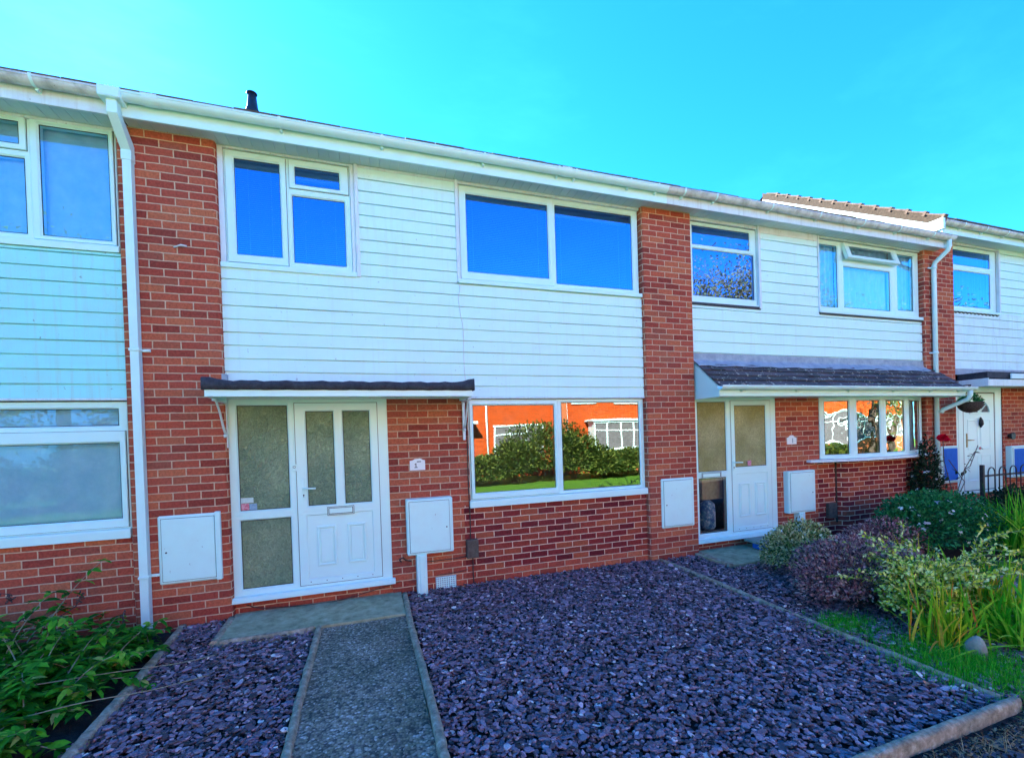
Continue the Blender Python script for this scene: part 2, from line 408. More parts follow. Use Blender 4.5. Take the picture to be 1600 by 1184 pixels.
def slate_material():
    m, nt = mat('purple_slate')
    g = nt.nodes.new('ShaderNodeNewGeometry')
    r = ramp(nt, [(0,(.03,.024,.026)),(.25,(.12,.085,.095)),(.5,(.25,.155,.185)),(.68,(.18,.16,.20)),(.88,(.36,.225,.27)),(.975,(.50,.38,.42)),(1,(.9,.78,.68))])
    lk(nt, g.outputs['Random Per Island'], r.inputs[0])
    co = objco(nt); n = noise(nt, co, 120, 4); r2 = ramp(nt, [(.3,(.7,.7,.7)),(.7,(1.2,1.2,1.2))]); lk(nt, n.outputs['Fac'], r2.inputs[0])
    c = mixc(nt, 1.0, r.outputs[0], r2.outputs[0], 'MULTIPLY')
    p = princ(nt, c, .55, .28); lk(nt, bump(nt, n.outputs['Fac'], .0015, .6), p.inputs['Normal']); finish(nt, p.outputs[0])
    return m
M['slate'] = slate_material()

def aggregate_material():
    m, nt = mat('exposed_aggregate_concrete'); co = objco(nt)
    v = nd(nt, 'ShaderNodeTexVoronoi', Scale=62.0); lk(nt, co, v.inputs['Vector'])
    sep = nt.nodes.new('ShaderNodeSeparateColor'); lk(nt, v.outputs['Color'], sep.inputs[0])
    r = ramp(nt, [(0,(.10,.09,.08)),(.3,(.25,.22,.17)),(.55,(.36,.32,.21)),(.78,(.44,.38,.31)),(.93,(.58,.52,.42)),(1,(.8,.72,.66))]); lk(nt, sep.outputs[0], r.inputs[0])
    n = noise(nt, co, 3, 5); r2 = ramp(nt, [(.35,(.60,.66,.58)),(.7,(1.15,1.15,1.15))]); lk(nt, n.outputs['Fac'], r2.inputs[0])
    c = mixc(nt, 1.0, r.outputs[0], r2.outputs[0], 'MULTIPLY')
    rd = ramp(nt, [(.0,(1,1,1)),(.75,(0,0,0))]); lk(nt, v.outputs['Distance'], rd.inputs[0])
    c = mixc(nt, .5, c, mixc(nt, 1.0, c, rd.outputs[0], 'MULTIPLY'))
    p = princ(nt, c, .8, .35); lk(nt, bump(nt, rd.outputs[0], .006, 1.0), p.inputs['Normal']); finish(nt, p.outputs[0])
    return m
M['aggregate'] = aggregate_material()

def slate_tile_material():
    m, nt = mat('mossy_slate_tile'); co = objco(nt)
    g = nt.nodes.new('ShaderNodeNewGeometry'); r = ramp(nt, [(0,(.03,.022,.026)),(1,(.11,.08,.085))]); lk(nt, g.outputs['Random Per Island'], r.inputs[0])
    n = noise(nt, co, 19, 3, .5); r2 = ramp(nt, [(.62,(0,0,0)),(.66,(1,1,1))]); lk(nt, n.outputs['Fac'], r2.inputs[0])
    c = mixc(nt, r2.outputs[0], r.outputs[0], (.62,.55,.42))
    n3 = noise(nt, co, 6, 5, .7); r3 = ramp(nt, [(.5,(0,0,0)),(.7,(.6,.6,.6))]); lk(nt, n3.outputs['Fac'], r3.inputs[0])
    c = mixc(nt, r3.outputs[0], c, (.075,.085,.055))
    p = princ(nt, c, .6, .4); lk(nt, bump(nt, n3.outputs['Fac'], .006, .8), p.inputs['Normal']); finish(nt, p.outputs[0])
    return m
M['slate_tile'] = slate_tile_material()
M['soffit'] = paint('white_soffit_boards', (.60,.70,.68), .45, (.5,.5,.45), .2, 3)
M['asphalt'] = noisy('asphalt', [(.3,(.055,.06,.07)),(.5,(.10,.105,.12)),(.7,(.17,.175,.19))], 60, .9, .006)
M['lawn'] = noisy('lawn', [(.3,(.04,.14,.006)),(.7,(.10,.26,.010))], 3, .95, .02)

# ------------------------------------------------------------------ camera (fitted to the brick courses)
cp = np.array([1.29616, -4.97955, 1.68907]); yaw, pitch, roll = .3187, -.01103, -.03226
fw = np.array([math.sin(yaw)*math.cos(pitch), math.cos(yaw)*math.cos(pitch), math.sin(pitch)])
r_ = np.array([math.cos(yaw), -math.sin(yaw), 0]); u_ = np.cross(r_, fw)
R2 = r_*math.cos(roll) + u_*math.sin(roll); U2 = -r_*math.sin(roll) + u_*math.cos(roll)
cd = bpy.data.cameras.new('camera'); cam = bpy.data.objects.new('camera', cd); COL.objects.link(cam)
cam.matrix_world = Matrix(((R2[0],U2[0],-fw[0],cp[0]),(R2[1],U2[1],-fw[1],cp[1]),(R2[2],U2[2],-fw[2],cp[2]),(0,0,0,1)))
cd.sensor_fit = 'HORIZONTAL'; cd.sensor_width = 36; cd.lens = 694.17/1600*36
cd.shift_x = (800-801.73)/1600; cd.shift_y = (691.35-592)/1600
cd.clip_start = .05; cd.clip_end = 2000
SC.camera = cam

# ------------------------------------------------------------------ light
SUN_AZ = math.radians(-24)     # sun direction measured from +Y towards +X (behind the house, a little to the left)
SUN_EL = math.radians(33)
w = bpy.data.worlds.new('World'); SC.world = w; w.use_nodes = True
nt = w.node_tree; nt.nodes.clear()
sky = nt.nodes.new('ShaderNodeTexSky'); sky.sky_type = 'NISHITA'; sky.sun_disc = False
sky.sun_elevation = SUN_EL; sky.sun_rotation = SUN_AZ
sky.air_density = 1.0; sky.dust_density = 0.10; sky.ozone_density = 3.0
hs = nt.nodes.new('ShaderNodeHueSaturation'); hs.inputs['Saturation'].default_value = 1.26; hs.inputs['Hue'].default_value = .480
lk(nt, sky.outputs[0], hs.inputs['Color'])
bg = nt.nodes.new('ShaderNodeBackground'); bg.inputs[1].default_value = .085
tn = mixc(nt, 1.0, hs.outputs[0], (.16,.53,1.02), 'MULTIPLY'); tc = nt.nodes.new('ShaderNodeTexCoord'); mpw = nd(nt, 'ShaderNodeMapping'); mpw.inputs['Scale'].default_value = (1.2, 3.5, 6.0); mpw.inputs['Rotation'].default_value = (.2, .35, .5)
lk(nt, tc.outputs['Generated'], mpw.inputs[0]); cn_ = noise(nt, mpw.outputs[0], 1.7, 7, .62)
cr_ = ramp(nt, [(.50,(0,0,0)),(.85,(.45,.45,.45))]); lk(nt, cn_.outputs['Fac'], cr_.inputs[0])
tn2 = mixc(nt, 1.0, tn, (1.9,1.35,1.05), 'MULTIPLY'); tn = mixc(nt, cr_.outputs[0], tn, tn2); lk(nt, tn, bg.inputs[0])
wo = nt.nodes.new('ShaderNodeOutputWorld'); lk(nt, bg.outputs[0], wo.inputs[0])
sd = bpy.data.lights.new('sun', 'SUN'); sd.energy = 5.0; sd.angle = math.radians(.5); sd.color = (1,.93,.82)
so = bpy.data.objects.new('sun', sd); COL.objects.link(so)
sv = Vector((math.sin(SUN_AZ)*math.cos(SUN_EL), math.cos(SUN_AZ)*math.cos(SUN_EL), math.sin(SUN_EL)))
so.rotation_euler = sv.to_track_quat('Z', 'Y').to_euler(); so.location = (0,0,20)
SC.view_settings.view_transform = 'Standard'; SC.view_settings.look = 'None'
SC.view_settings.exposure = 3.12; SC.view_settings.gamma = 1

# ================================================================== HOUSE PARTS
BUL = .035
def arc(cx, cy, r, a0, a1, n=5):
    return [(cx + r*math.cos(a0+(a1-a0)*i/n), cy + r*math.sin(a0+(a1-a0)*i/n)) for i in range(n+1)]
def pier(parent, x0, x1, z1, z0=-.2, back=.16):
    p = [(x0, back)] + arc(x0+BUL, BUL, BUL, PI, 1.5*PI) + arc(x1-BUL, BUL, BUL, 1.5*PI, 2*PI) + [(x1, back)]
    # arc length from the start to (x1-BUL, 0)
    i1 = p.index([q for q in p if abs(q[0]-(x1-BUL)) < 1e-9][0]); s = 0
    for k in range(i1): s += math.hypot(p[k+1][0]-p[k][0], p[k+1][1]-p[k][1])
    m = MB(); m.ribbon(p, z0, z1, .1125 - BUL - s)
    return m.build('brick_pier', M['brick'], parent)
def wall(parent, path, z0, z1, u0=0, name='brick_wall', mt=None):
    m = MB(); m.ribbon(path, z0, z1, u0); return m.build(name, mt or M['brick'], parent)

def boards(parent, x0, x1, z0, z1, pitch, org, Y=.05, mt=None):
    """shiplap cladding: each board a face, a shadow groove and a lip; slightly uneven boards"""
    m = MB(); k = math.floor((z0-org)/pitch + 1e-6)
    rnd = random.Random(int(x0*100)+int(z0*10))
    while org + k*pitch < z1 - 1e-4:
        a = org + k*pitch; b = a + pitch; k += 1
        lo = max(a, z0); hi = min(b, z1)
        if hi - lo < .004: continue
        n = max(2, int((x1-x0)/.5)); ph = rnd.uniform(0, 6)
        prof = []
        if abs(lo-a) < .003: prof += [(lo+.0005, Y+.024), (lo+.001, Y+.002), (lo+.004, Y)]
        else: prof += [(lo, Y)]
        if abs(hi-b) < .003: prof += [(hi-.0125, Y+.003), (hi-.0085, Y+.024), (hi+.0005, Y+.0245)]
        else: prof += [(hi, Y+.002)]
        rows = []
        for (z, y) in prof:
            rows.append([(x0+(x1-x0)*i/n, y + .0016*math.sin(ph+i*1.7), z + .0015*math.sin(ph*2+i*1.1)*(1 if 0 < (z-z0) and z < z1-.01 else 0)) for i in range(n+1)])
        m.grid(rows, smooth=False)
    return m.build('cladding', mt or M['timber'], parent)

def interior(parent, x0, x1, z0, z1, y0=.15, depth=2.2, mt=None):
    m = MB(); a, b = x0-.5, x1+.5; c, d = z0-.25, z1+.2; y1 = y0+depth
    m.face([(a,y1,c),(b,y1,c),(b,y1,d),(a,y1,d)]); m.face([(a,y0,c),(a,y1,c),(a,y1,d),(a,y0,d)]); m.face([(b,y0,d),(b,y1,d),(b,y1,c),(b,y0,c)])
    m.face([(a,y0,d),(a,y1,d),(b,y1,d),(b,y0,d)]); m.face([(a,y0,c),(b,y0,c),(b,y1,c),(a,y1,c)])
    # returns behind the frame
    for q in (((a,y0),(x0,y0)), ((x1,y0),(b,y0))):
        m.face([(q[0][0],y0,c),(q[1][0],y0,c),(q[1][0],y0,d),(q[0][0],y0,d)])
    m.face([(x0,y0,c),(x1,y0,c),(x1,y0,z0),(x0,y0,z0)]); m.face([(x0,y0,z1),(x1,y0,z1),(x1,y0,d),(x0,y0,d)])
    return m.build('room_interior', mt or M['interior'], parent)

def window(parent, frame, panes, Y=.08, glass=None, sill=None, sill_out=.05, mt=None, name='window', room=True, open_vent=None):
    """frame=(x0,x1,z0,z1); panes: (cell, glassrect, sash?, glassmat?)"""
    mt = mt or M['upvc']; m = MB(); gk = MB(); root = None
    sashes = []; gl = []
    for pn in panes:
        cell, g, sash = pn[:3]
        if sash:
            k = .016
            inner = (cell[0]+.03, cell[1]-.03, cell[2]+.03, cell[3]-.03)
            m.ring(cell, inner, Y, .06, .002, .004)
            s = MB(); s.ring((cell[0]+k, cell[1]-k, cell[2]+k, cell[3]-k), g, Y-.018, .07, .014, .016)
            # dark gasket line between sash and frame
            gk.ring((cell[0]+k-.004, cell[1]-k+.004, cell[2]+k-.004, cell[3]-k+.004), (cell[0]+k+.01, cell[1]-k-.01, cell[2]+k+.01, cell[3]-k-.01), Y-.002, .01, .001, .002, .0005)
            sashes.append(s); yg = Y + .001
        else:
            m.ring(cell, g, Y, .06, .014, .016); yg = Y + .017
        gk.ring((g[0]-.002,g[1]+.002,g[2]-.002,g[3]+.002), (g[0]+.004,g[1]-.004,g[2]+.004,g[3]-.004), yg-.002, .006, .0005, .001, .0003)
        gl.append((g, yg+.001, pn[3] if len(pn) > 3 else (glass or M['glass'])))
    root = m.build(name, mt, parent)
    for s in sashes: s.build('sash', mt, root)
    gk.build('gasket', M['gasket'], root)
    for g, y, gm in gl:
        q = MB(); q.face([(g[0],y,g[2]),(g[1],y,g[2]),(g[1],y,g[3]),(g[0],y,g[3])]); q.build('pane', gm, root)
    if sill:
        x0, x1, z0, z1 = sill
        q = MB(); q.box(x0, x1, Y-sill_out, Y+.05, z0, z1, .004); q.box(x0+.002, x1-.002, Y-sill_out-.004, Y-sill_out+.012, z0-.012, z1-.012, .003)
        q.build('sill', mt, root)
    if room: interior(parent, frame[0]+.02, frame[1]-.02, frame[2]+.02, frame[3]-.02)
    return root

def grid_v(path_fn, n, rows): pass

def curtain(x0, x1, z0, z1, y, mt, label, fold=.09, amp=.02, seed=0, cat='curtain', name='net_curtain', group=None):
    m = MB(); n = int((x1-x0)/.012); rnd = random.Random(seed); ph = [rnd.uniform(0,6) for _ in range(4)]
    def yy(x, t): return y + amp*(.6+.4*t)*(math.sin(x*2*PI/fold+ph[0]+.3*math.sin(x*3+ph[1])) + .4*math.sin(x*2*PI/(fold*2.3)+ph[2]))
    rows = [[(x0+(x1-x0)*i/n, yy(x0+(x1-x0)*i/n, 1-k/6), z0+(z1-z0)*k/6) for i in range(n+1)] for k in range(7)]
    m.grid(rows); o = m.build(name, mt); return tag(o, label, cat, group)
def blind(x0, x1, z0, z1, y, label, group):
    t = thing('venetian_blind', label, 'blind', group, ((x0+x1)/2, y, z0))
    m = MB(); z = z1-.04
    while z > z0+.01:
        a = [(x0, y-.011, z-.008), (x0, y, z), (x0, y+.011, z+.008)]
        m.grid([a, [(x1, p[1], p[2]) for p in a]]); z -= .021
    s = m.build('slats', M['blind']); h = MB(); h.box(x0, x1, y-.02, y+.02, z1-.035, z1, .003); hr = h.build('head_rail', M['upvc'])
    c = MB()
    for xx in (x0+.12, x1-.12): c.tube([(xx, y-.014, z1-.02), (xx, y-.014, z0+.01)], .0012, 5)
    keep(t, s, hr, c.build('cord', M['cable_white']))
    return t

def gutter(parent, x0, x1, y, zt, r=.056, mt=None, brackets=(), unions=(), droop=0):
    mt = mt or M['gutter']; n = 12
    prof = [(y - r*math.cos(PI*i/n)*1.0, zt - r*math.sin(PI*i/n)) for i in range(n+1)]
    inner = [(y - (r-.004)*math.cos(PI*i/n), zt - (r-.004)*math.sin(PI*i/n)) for i in range(n+1)][::-1]
    lip = [(y-r-.003, zt-.002), (y-r-.003, zt+.004), (y-r+.006, zt+.004)]
    loop = [(y-r-.003, zt-.012)] + lip + inner[::-1][1:] + [(y+r, zt+.004)] + prof[::-1][:-1]
    rows = [[(x, a, b + droop*math.sin((x-x0)/(x1-x0)*PI*3)) for a, b in loop] for x in np.linspace(x0, x1, 14)]
    m = MB(); m.grid(rows, closed=True, smooth=False, caps=True); o = m.build('gutter', mt, parent)
    for bx in brackets:
        q = MB(); k = [(y - (r+.005)*math.cos(PI*i/n), zt - (r+.005)*math.sin(PI*i/n)) for i in range(n+1)]
        k = [(y-r-.008, zt+.008)] + k + [(y+r+.03, zt-.01), (y+r+.03, zt-.06), (y+.02, zt-r-.012)][0:1]
        q.grid([[(bx-.012, a, b) for a, b in k], [(bx+.012, a, b) for a, b in k]], smooth=False)
        q.box(bx-.012, bx+.012, y+.02, y+r+.05, zt-r-.02, zt-.03, .002)
        q.build('bracket', M['gutter'], o)
    for ux in unions:
        q = MB(); k = [(y - (r+.005)*math.cos(PI*i/n), zt - (r+.005)*math.sin(PI*i/n)) for i in range(n+1)]
        k = [(y-r-.009, zt+.009)] + k
        q.grid([[(ux-.06, a, b) for a, b in k], [(ux+.06, a, b) for a, b in k]], smooth=False); q.build('joint', M['gutter'], o)
    return o

def sawroof(parent, x0, x1, y0, z0, y1, z1, course=.33, mt=None, name='roof', th=.022, gap=.30):
    """tiled roof slope: overlapping courses with vertical tile joints stepped in"""
    m = MB(); L = math.hypot(y1-y0, z1-z0); n = int(L/course); dy, dz = (y1-y0)/L, (z1-z0)/L; ny, nz = -dz, dy
    rnd = random.Random(int(x0*7)); nx = max(1, int((x1-x0)/gap))
    for k in range(n+1):
        s0 = k*course; s1 = min(L, s0+course+.06)
        if s0 >= L: break
        for j in range(nx):
            xa = x0+(x1-x0)*j/nx + .003; xb = x0+(x1-x0)*(j+1)/nx - .003
            e = rnd.uniform(-.003,.005); off = rnd.uniform(-.008,.008)
            a0 = s0+off; t0 = th*2+e
            def P(s, t, x): return (x, y0+dy*s+ny*t, z0+dz*s+nz*t)
            m.face([P(a0,t0,xa),P(a0,t0,xb),P(s1,th*.6,xb),P(s1,th*.6,xa)])
            m.face([P(a0,t0-th,xa),P(a0,t0-th,xb),P(a0,t0,xb),P(a0,t0,xa)])
            m.face([P(a0,t0-th,xa),P(a0,t0,xa),P(s1,th*.6,xa),P(s1,0,xa)]); m.face([P(a0,t0,xb),P(a0,t0-th,xb),P(s1,0,xb),P(s1,th*.6,xb)])
    # boarding below
    m.face([(x0,y0+.02,z0-.01),(x1,y0+.02,z0-.01),(x1,y1,z1-.01),(x0,y1,z1-.01)])
    return m.build(name, mt or M['tile'], parent)

def eaves(parent, x0, x1, dz=0.0, ys=-.2, dirty=False):
    """soffit, fascia"""
    m = MB(); m.box(x0, x1, ys, ys+.022, 4.615+dz, 4.78+dz, .002)
    f = m.build('fascia', M['trim'] if dirty else M['upvc'], parent)
    m = MB(); n = int((x1-x0)/.1)
    # soffit: narrow tongue and groove boards running out from the wall
    for i in range(n):
        a = x0+(x1-x0)*i/n; b = x0+(x1-x0)*(i+1)/n
        m.face([(a+.004,ys+.02,4.655+dz),(a+.004,.16,4.655+dz),(b-.004,.16,4.655+dz),(b-.004,ys+.02,4.655+dz)])
        m.face([(b-.004,ys+.02,4.655+dz),(b-.004,.16,4.655+dz),(b,.16,4.661+dz),(b,ys+.02,4.661+dz)])
        m.face([(b,ys+.02,4.661+dz),(b,.16,4.661+dz),(b+.004,.16,4.655+dz),(b+.004,ys+.02,4.655+dz)])
    m.build('soffit', M['soffit'], parent)
def shell(parent, x0, x1, dz=0.0, ridge=(3.5, 6.55), depth=7.2):
    """side and back walls, upper storey mass behind the front"""
    m = MB(); zt = 4.66+dz; yb = depth; ry, rz = ridge[0], ridge[1]+dz
    for x in (x0, x1):
        p = [(x,.17,-.2),(x,yb,-.2),(x,yb,zt),(x,ry,rz-.06),(x,.17,zt)]
        m.face(p, [(q[1],q[2]) for q in p])
    m.face([(x0,yb,-.2),(x0,yb,zt),(x1,yb,zt),(x1,yb,-.2)], [(x0,-.2),(x0,zt),(x1,zt),(x1,-.2)])
    return m.build('rear_walls', M['brick'], parent)
def roof(parent, x0, x1, dz=0.0, ridge=(3.5, 6.55)):
    r = sawroof(parent, x0, x1, -.26, 4.775+dz, ridge[0], ridge[1]+dz, name='roof')
    b = MB(); b.face([(x0,ridge[0],ridge[1]+dz),(x1,ridge[0],ridge[1]+dz),(x1,7.4,4.7+dz),(x0,7.4,4.7+dz)]); b.build('rear_roof_slope', M['tile'], r)
    c = MB(); x = x0
    while x < x1-.05:
        e = min(x+.42, x1)
        c.tube([(x, ridge[0], ridge[1]+dz+.0), (e, ridge[0], ridge[1]+dz+.0)], .11, 10); x = e+.01
    c.build('ridge_tiles', M['tile'], r)
    return r

def meter_box(parent, x0, x1, z0, z1, y, proud=.05, knob='l', pipe=None, frame_r=False):
    m = MB()
    # body ring + door
    m.box(x0, x1, y, y+proud+.03, z0, z1, .012)
    o = m.build('meter_box', M['metal_white'], parent)
    e = .03
    g = MB(); g.ring((x0+e-.004, x1-e-.012+.004, z0+e-.004, z1-e+.004), (x0+e+.008, x1-e-.02, z0+e+.008, z1-e-.008), y-.0015, .004, .001, .001, .0003); g.build('door_gap', M['gasket'], o)
    d = MB(); d.box(x0+e, x1-e-.012, y-.009, y+.004, z0+e, z1-e, .004); dr = d.build('door', M['metal_white'], o)
    k = MB(); kx = x0+e+.035 if knob == 'l' else x1-e-.045
    k.tube([(kx, y-.012, (z0+z1)/2-.02), (kx, y-.002, (z0+z1)/2-.02)], .008, 10); k.build('lock', M['dark_metal'], o)
    if frame_r:
        f = MB(); f.box(x1-.035, x1+.012, y-.022, y+.02, z0+.0, z1+.012, .006); f.build('hinge_cover', M['metal_white'], o)
    if pipe:
        q = MB(); q.box(pipe[0], pipe[1], y+.0, y+proud+.03, -.05, z0+.004, .006); q.build('cable_trunking', M['metal_white'], o)
        q2 = MB(); q2.box(pipe[0]+.03, pipe[1]-.02, y-.012, y+.002, -.05, z0-.002, .004); q2.build('trunking_cover', M['metal_white'], o)
    return o

def cable(parent, pts, r, mt, name='cable'):
    # catmull-rom smoothing
    P = [Vector(p) for p in pts]; out = []
    for i in range(len(P)-1):
        p0 = P[max(i-1,0)]; p1 = P[i]; p2 = P[i+1]; p3 = P[min(i+2,len(P)-1)]
        for k in range(6):
            t = k/6; out.append(.5*((2*p1)+(p2-p0)*t+(2*p0-5*p1+4*p2-p3)*t*t+(-p0+3*p1-3*p2+p3)*t**3))
    out.append(P[-1]); m = MB(); m.tube(out, r, 6); return m.build(name, mt, parent)

ORG, PITCH = 2.17, .1305
GROUP = 'two storey terraced houses in the row'

# ------------------------------------------------------------------ HOUSE: centre
H = thing('terraced_house', 'middle brick terraced house with white boards and a flat black canopy over its door', 'house', GROUP)
pier(H, -.7875, 0, 4.662)
wall(H, [(1.52,.16),(1.52,.07),(2.42,.07)], -.2, 2.16, .03)
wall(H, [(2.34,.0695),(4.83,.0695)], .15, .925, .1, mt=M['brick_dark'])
wall(H, [(2.34,.0695),(4.83,.0695)], -.2, .15, .1)
wall(H, [(-.02,.10),(1.54,.10)], -.2, .17, .06)
boards(H, -.005, 4.815, 2.17, 3.48, PITCH, ORG)
boards(H, 1.30, 2.345, 3.48, 4.655, PITCH, ORG)
boxes('timber_trim', M['trim'], H, (-.004, 4.812, .045, .075, 2.157, 2.171, .002), (1.262,1.302,.035,.09,3.455,4.654,.004), (2.345,2.383,.035,.09,3.49,4.654,.004),
 (1.303,2.344,.048,.085,4.625,4.654,.003), (0.0,1.261,.06,.1,4.632,4.654,.003), (2.384,4.80,.055,.1,4.622,4.654,.003), (.002,.05,.055,.1,3.50,4.631,.003), (1.222,1.261,.06,.1,3.50,4.631,.003))
window(H, (.05,1.22,3.50,4.63), [((.05,.618,3.505,4.63),(.141,.545,3.605,4.553),True),((.618,1.22,4.312,4.63),(.688,1.115,4.375,4.553),True),((.618,1.22,3.505,4.312),(.655,1.158,3.575,4.258),False)],
       Y=.085, glass=M['glass_up'], sill=(.0,1.262,3.462,3.503), sill_out=.05)
window(H, (2.385,4.79,3.52,4.62), [((2.385,3.578,3.525,4.62),(2.482,3.500,3.632,4.528),True),((3.578,4.79,3.525,4.62),(3.612,4.702,3.588,4.555),False)],
       Y=.085, glass=M['glass_up'], sill=(2.355,4.80,3.487,3.523), sill_out=.06)
window(H, (2.425,4.80,.975,2.15), [((2.425,3.560,.975,2.15),(2.484,3.508,1.056,2.078),True),((3.560,4.80,.975,2.15),(3.618,4.735,1.012,2.105),False)],
       Y=.085, glass=M['glass'], sill=(2.405,4.815,.905,.973), sill_out=.055)
# dark stain course is part of the brick; door set
def door_set(parent, frame, side, side_low, leaf, glasses, panels, Y=.08, obs='obscure', low=None, handle_x=None, cill=None, letter=None, letter_side=None, bell=None):
    m = MB()
    x0,x1,z0,z1 = frame; mull = leaf[0]
    m.ring((x0, mull, side[2]-.05, z1), side, Y, .06, .014, .016)
    m.ring((x0, mull, z0, side[2]-.05), side_low, Y, .06, .014, .016)
    m.ring((mull, x1, z0, z1), (leaf[0]+.012, leaf[1]-.012, leaf[2]+.008, leaf[3]-.008), Y, .06, .002, .01)
    fr = m.build('door_frame', M['upvc'], parent)
    for g, gm in ((side, M[obs]), (side_low, M[low or obs])):
        q = MB(); q.face([(g[0],Y+.018,g[2]),(g[1],Y+.018,g[2]),(g[1],Y+.018,g[3]),(g[0],Y+.018,g[3])]); q.build('sidelight_pane', gm, fr)
        k = MB(); k.ring((g[0]-.002,g[1]+.002,g[2]-.002,g[3]+.002),(g[0]+.005,g[1]-.005,g[2]+.005,g[3]-.005),Y+.0145,.004,.0005,.001,.0003); k.build('gasket', M['gasket'], fr)
    # leaf
    lx0,lx1,lz0,lz1 = leaf; e = .012; yl = Y-.006
    lz = (lx0+e+.004, lx1-e-.004, lz0+e, lz1-e)
    gz = MB(); gz.ring((lz[0]-.005,lz[1]+.005,lz[2]-.005,lz[3]+.005),(lz[0]+.01,lz[1]-.01,lz[2]+.01,lz[3]-.01),Y-.001,.01,.001,.001,.0003); gz.build('gasket', M['gasket'], fr)
    d = MB(); gb = min(g[2] for g in glasses); gt = max(g[3] for g in glasses); rail = gb-.075
    xs = [lz[0]] + [ (glasses[i][1]+glasses[i+1][0])/2 for i in range(len(glasses)-1)] + [lz[1]]
    for i, g in enumerate(glasses): d.ring((xs[i], xs[i+1], rail, lz[3]), g, yl, .05, .013, .015, .0005 if len(glasses) > 1 else .003)
    pr_ = (lz[0]+.085, lz[1]-.085, lz[2]+.06, rail-.03)
    d.ring((lz[0], lz[1], lz[2], rail), pr_, yl, .05, .008, .008)
    a,b,c,e2 = pr_; d.face([(a,yl+.009,c),(b,yl+.009,c),(b,yl+.009,e2),(a,yl+.009,e2)])
    leafo = d.build('door', M['upvc'], parent)
    for (a,b,c,e2) in panels:
        q = MB(); q.ring((a,b,c,e2),(a+.028,b-.028,c+.03,e2-.03), yl-.006, .015, .010, .012, .008)
        q.box(a+.034,b-.034,yl-.001,yl+.02,c+.036,e2-.036,.006); q.build('moulded_panel', M['upvc'], leafo)
    for g in glasses:
        q = MB(); q.face([(g[0],yl+.017,g[2]),(g[1],yl+.017,g[2]),(g[1],yl+.017,g[3]),(g[0],yl+.017,g[3])]); q.build('door_pane', M[obs], leafo)
        k = MB(); k.ring((g[0]-.002,g[1]+.002,g[2]-.002,g[3]+.002),(g[0]+.005,g[1]-.005,g[2]+.005,g[3]-.005),yl+.0135,.004,.0005,.001,.0003); k.build('gasket', M['gasket'], leafo)
    hx = handle_x; q = MB(); q.box(hx-.015,hx+.015,yl-.010,yl+.001,1.12,1.34,.006)
    q.tube([(hx,yl-.005,1.235),(hx,yl-.048,1.235),(hx+.02,yl-.052,1.235),(hx+.12,yl-.05,1.232)], .009, 8); q.build('handle', M['upvc'], leafo)
    q = MB(); q.tube([(hx,yl-.012,1.165),(hx,yl-.008,1.165)], .0075, 10); q.box(hx-.003,hx+.003,yl-.0125,yl-.008,1.146,1.163,.0003); q.build('keyhole', M['gasket'], leafo)
    for L in (letter, letter_side):
        if not L: continue
        a,b,c,e2 = L; yy = yl if L is letter else Y
        q = MB(); q.ring((a,b,c,e2),(a+.012,b-.012,c+.012,e2-.012), yy-.008, .009, .002, .001, .002); q.box(a+.014,b-.014,yy-.007,yy+.001,c+.014,e2-.014,.002)
        lb = q.build('letterbox', M['upvc'], leafo if L is letter else fr)
        k = MB(); k.ring((a+.009,b-.009,c+.009,e2-.009),(a+.015,b-.015,c+.015,e2-.015), yy-.0092,.003,.0003,.0005,.0002)
        k.ring((a-.003,b+.003,c-.003,e2+.003),(a+.002,b-.002,c+.002,e2-.002), yy-.0085,.003,.0003,.0005,.0002); k.build('letterbox_seal', M['gasket'], lb)
    if bell:
        q = MB(); q.box(bell[0]-.019,bell[0]+.019,Y-.014,Y+.001,bell[1]-.045,bell[1]+.03,.006); q.build('doorbell', M['upvc'], fr)
        q = MB(); q.tube([(bell[0],Y-.016,bell[1]),(bell[0],Y-.010,bell[1])], .013, 14); q.build('bell_ring', M['dark_metal'], fr)
        q = MB(); q.tube([(bell[0],Y-.018,bell[1]),(bell[0],Y-.010,bell[1])], .0085, 14); q.build('bell_button', M['upvc'], fr)
    q = MB(); a,b,c,e2 = cill; q.box(a,b,Y-.06,Y+.05,c,e2,.005); q.box(a+.001,b-.001,Y-.066,Y-.05,c-.008,e2-.02,.003); q.build('threshold', M['upvc'], fr)
    for i in range(5):
        xx = lz[0]+.10+(lz[1]-lz[0]-.2)*i/4; q = MB(); q.tube([(xx,yl-.0015,lz[2]+.03),(xx,yl+.003,lz[2]+.03)], .005, 8)
        q.build('screw_cap', M['dark_metal'], leafo)
    return leafo, fr
door_set(H, (-.012,1.522,.195,2.162), (.08,.528,1.045,2.095), (.078,.528,.262,.942), (.585,1.43,.215,2.13),
         [(.705,.968,1.05,2.03),(1.065,1.33,1.05,2.03)], [(.772,.962,.41,.832),(1.072,1.262,.41,.832)], Y=.08, handle_x=.662,
         cill=(-.012,1.548,.150,.197), letter=(.885,1.145,.938,1.022), bell=(.583,1.46))
# stickers in the sidelight
for nm, c, mt in (('sticker',(.078,.155,1.045,1.115),'red_sticker'),('sticker',(.158,.225,1.048,1.11),'blue_sticker'),('sticker',(.082,.195,1.12,1.172),'pale_sticker')):
    q = MB(); a,b,z0,z1 = c; q.box(a,b,.0965,.0975,z0,z1,.0003); q.build(nm, M[mt], H)
# canopy
cn = MB(); cn.box(-.02,2.355,-.50,.06,2.185,2.262,.006)
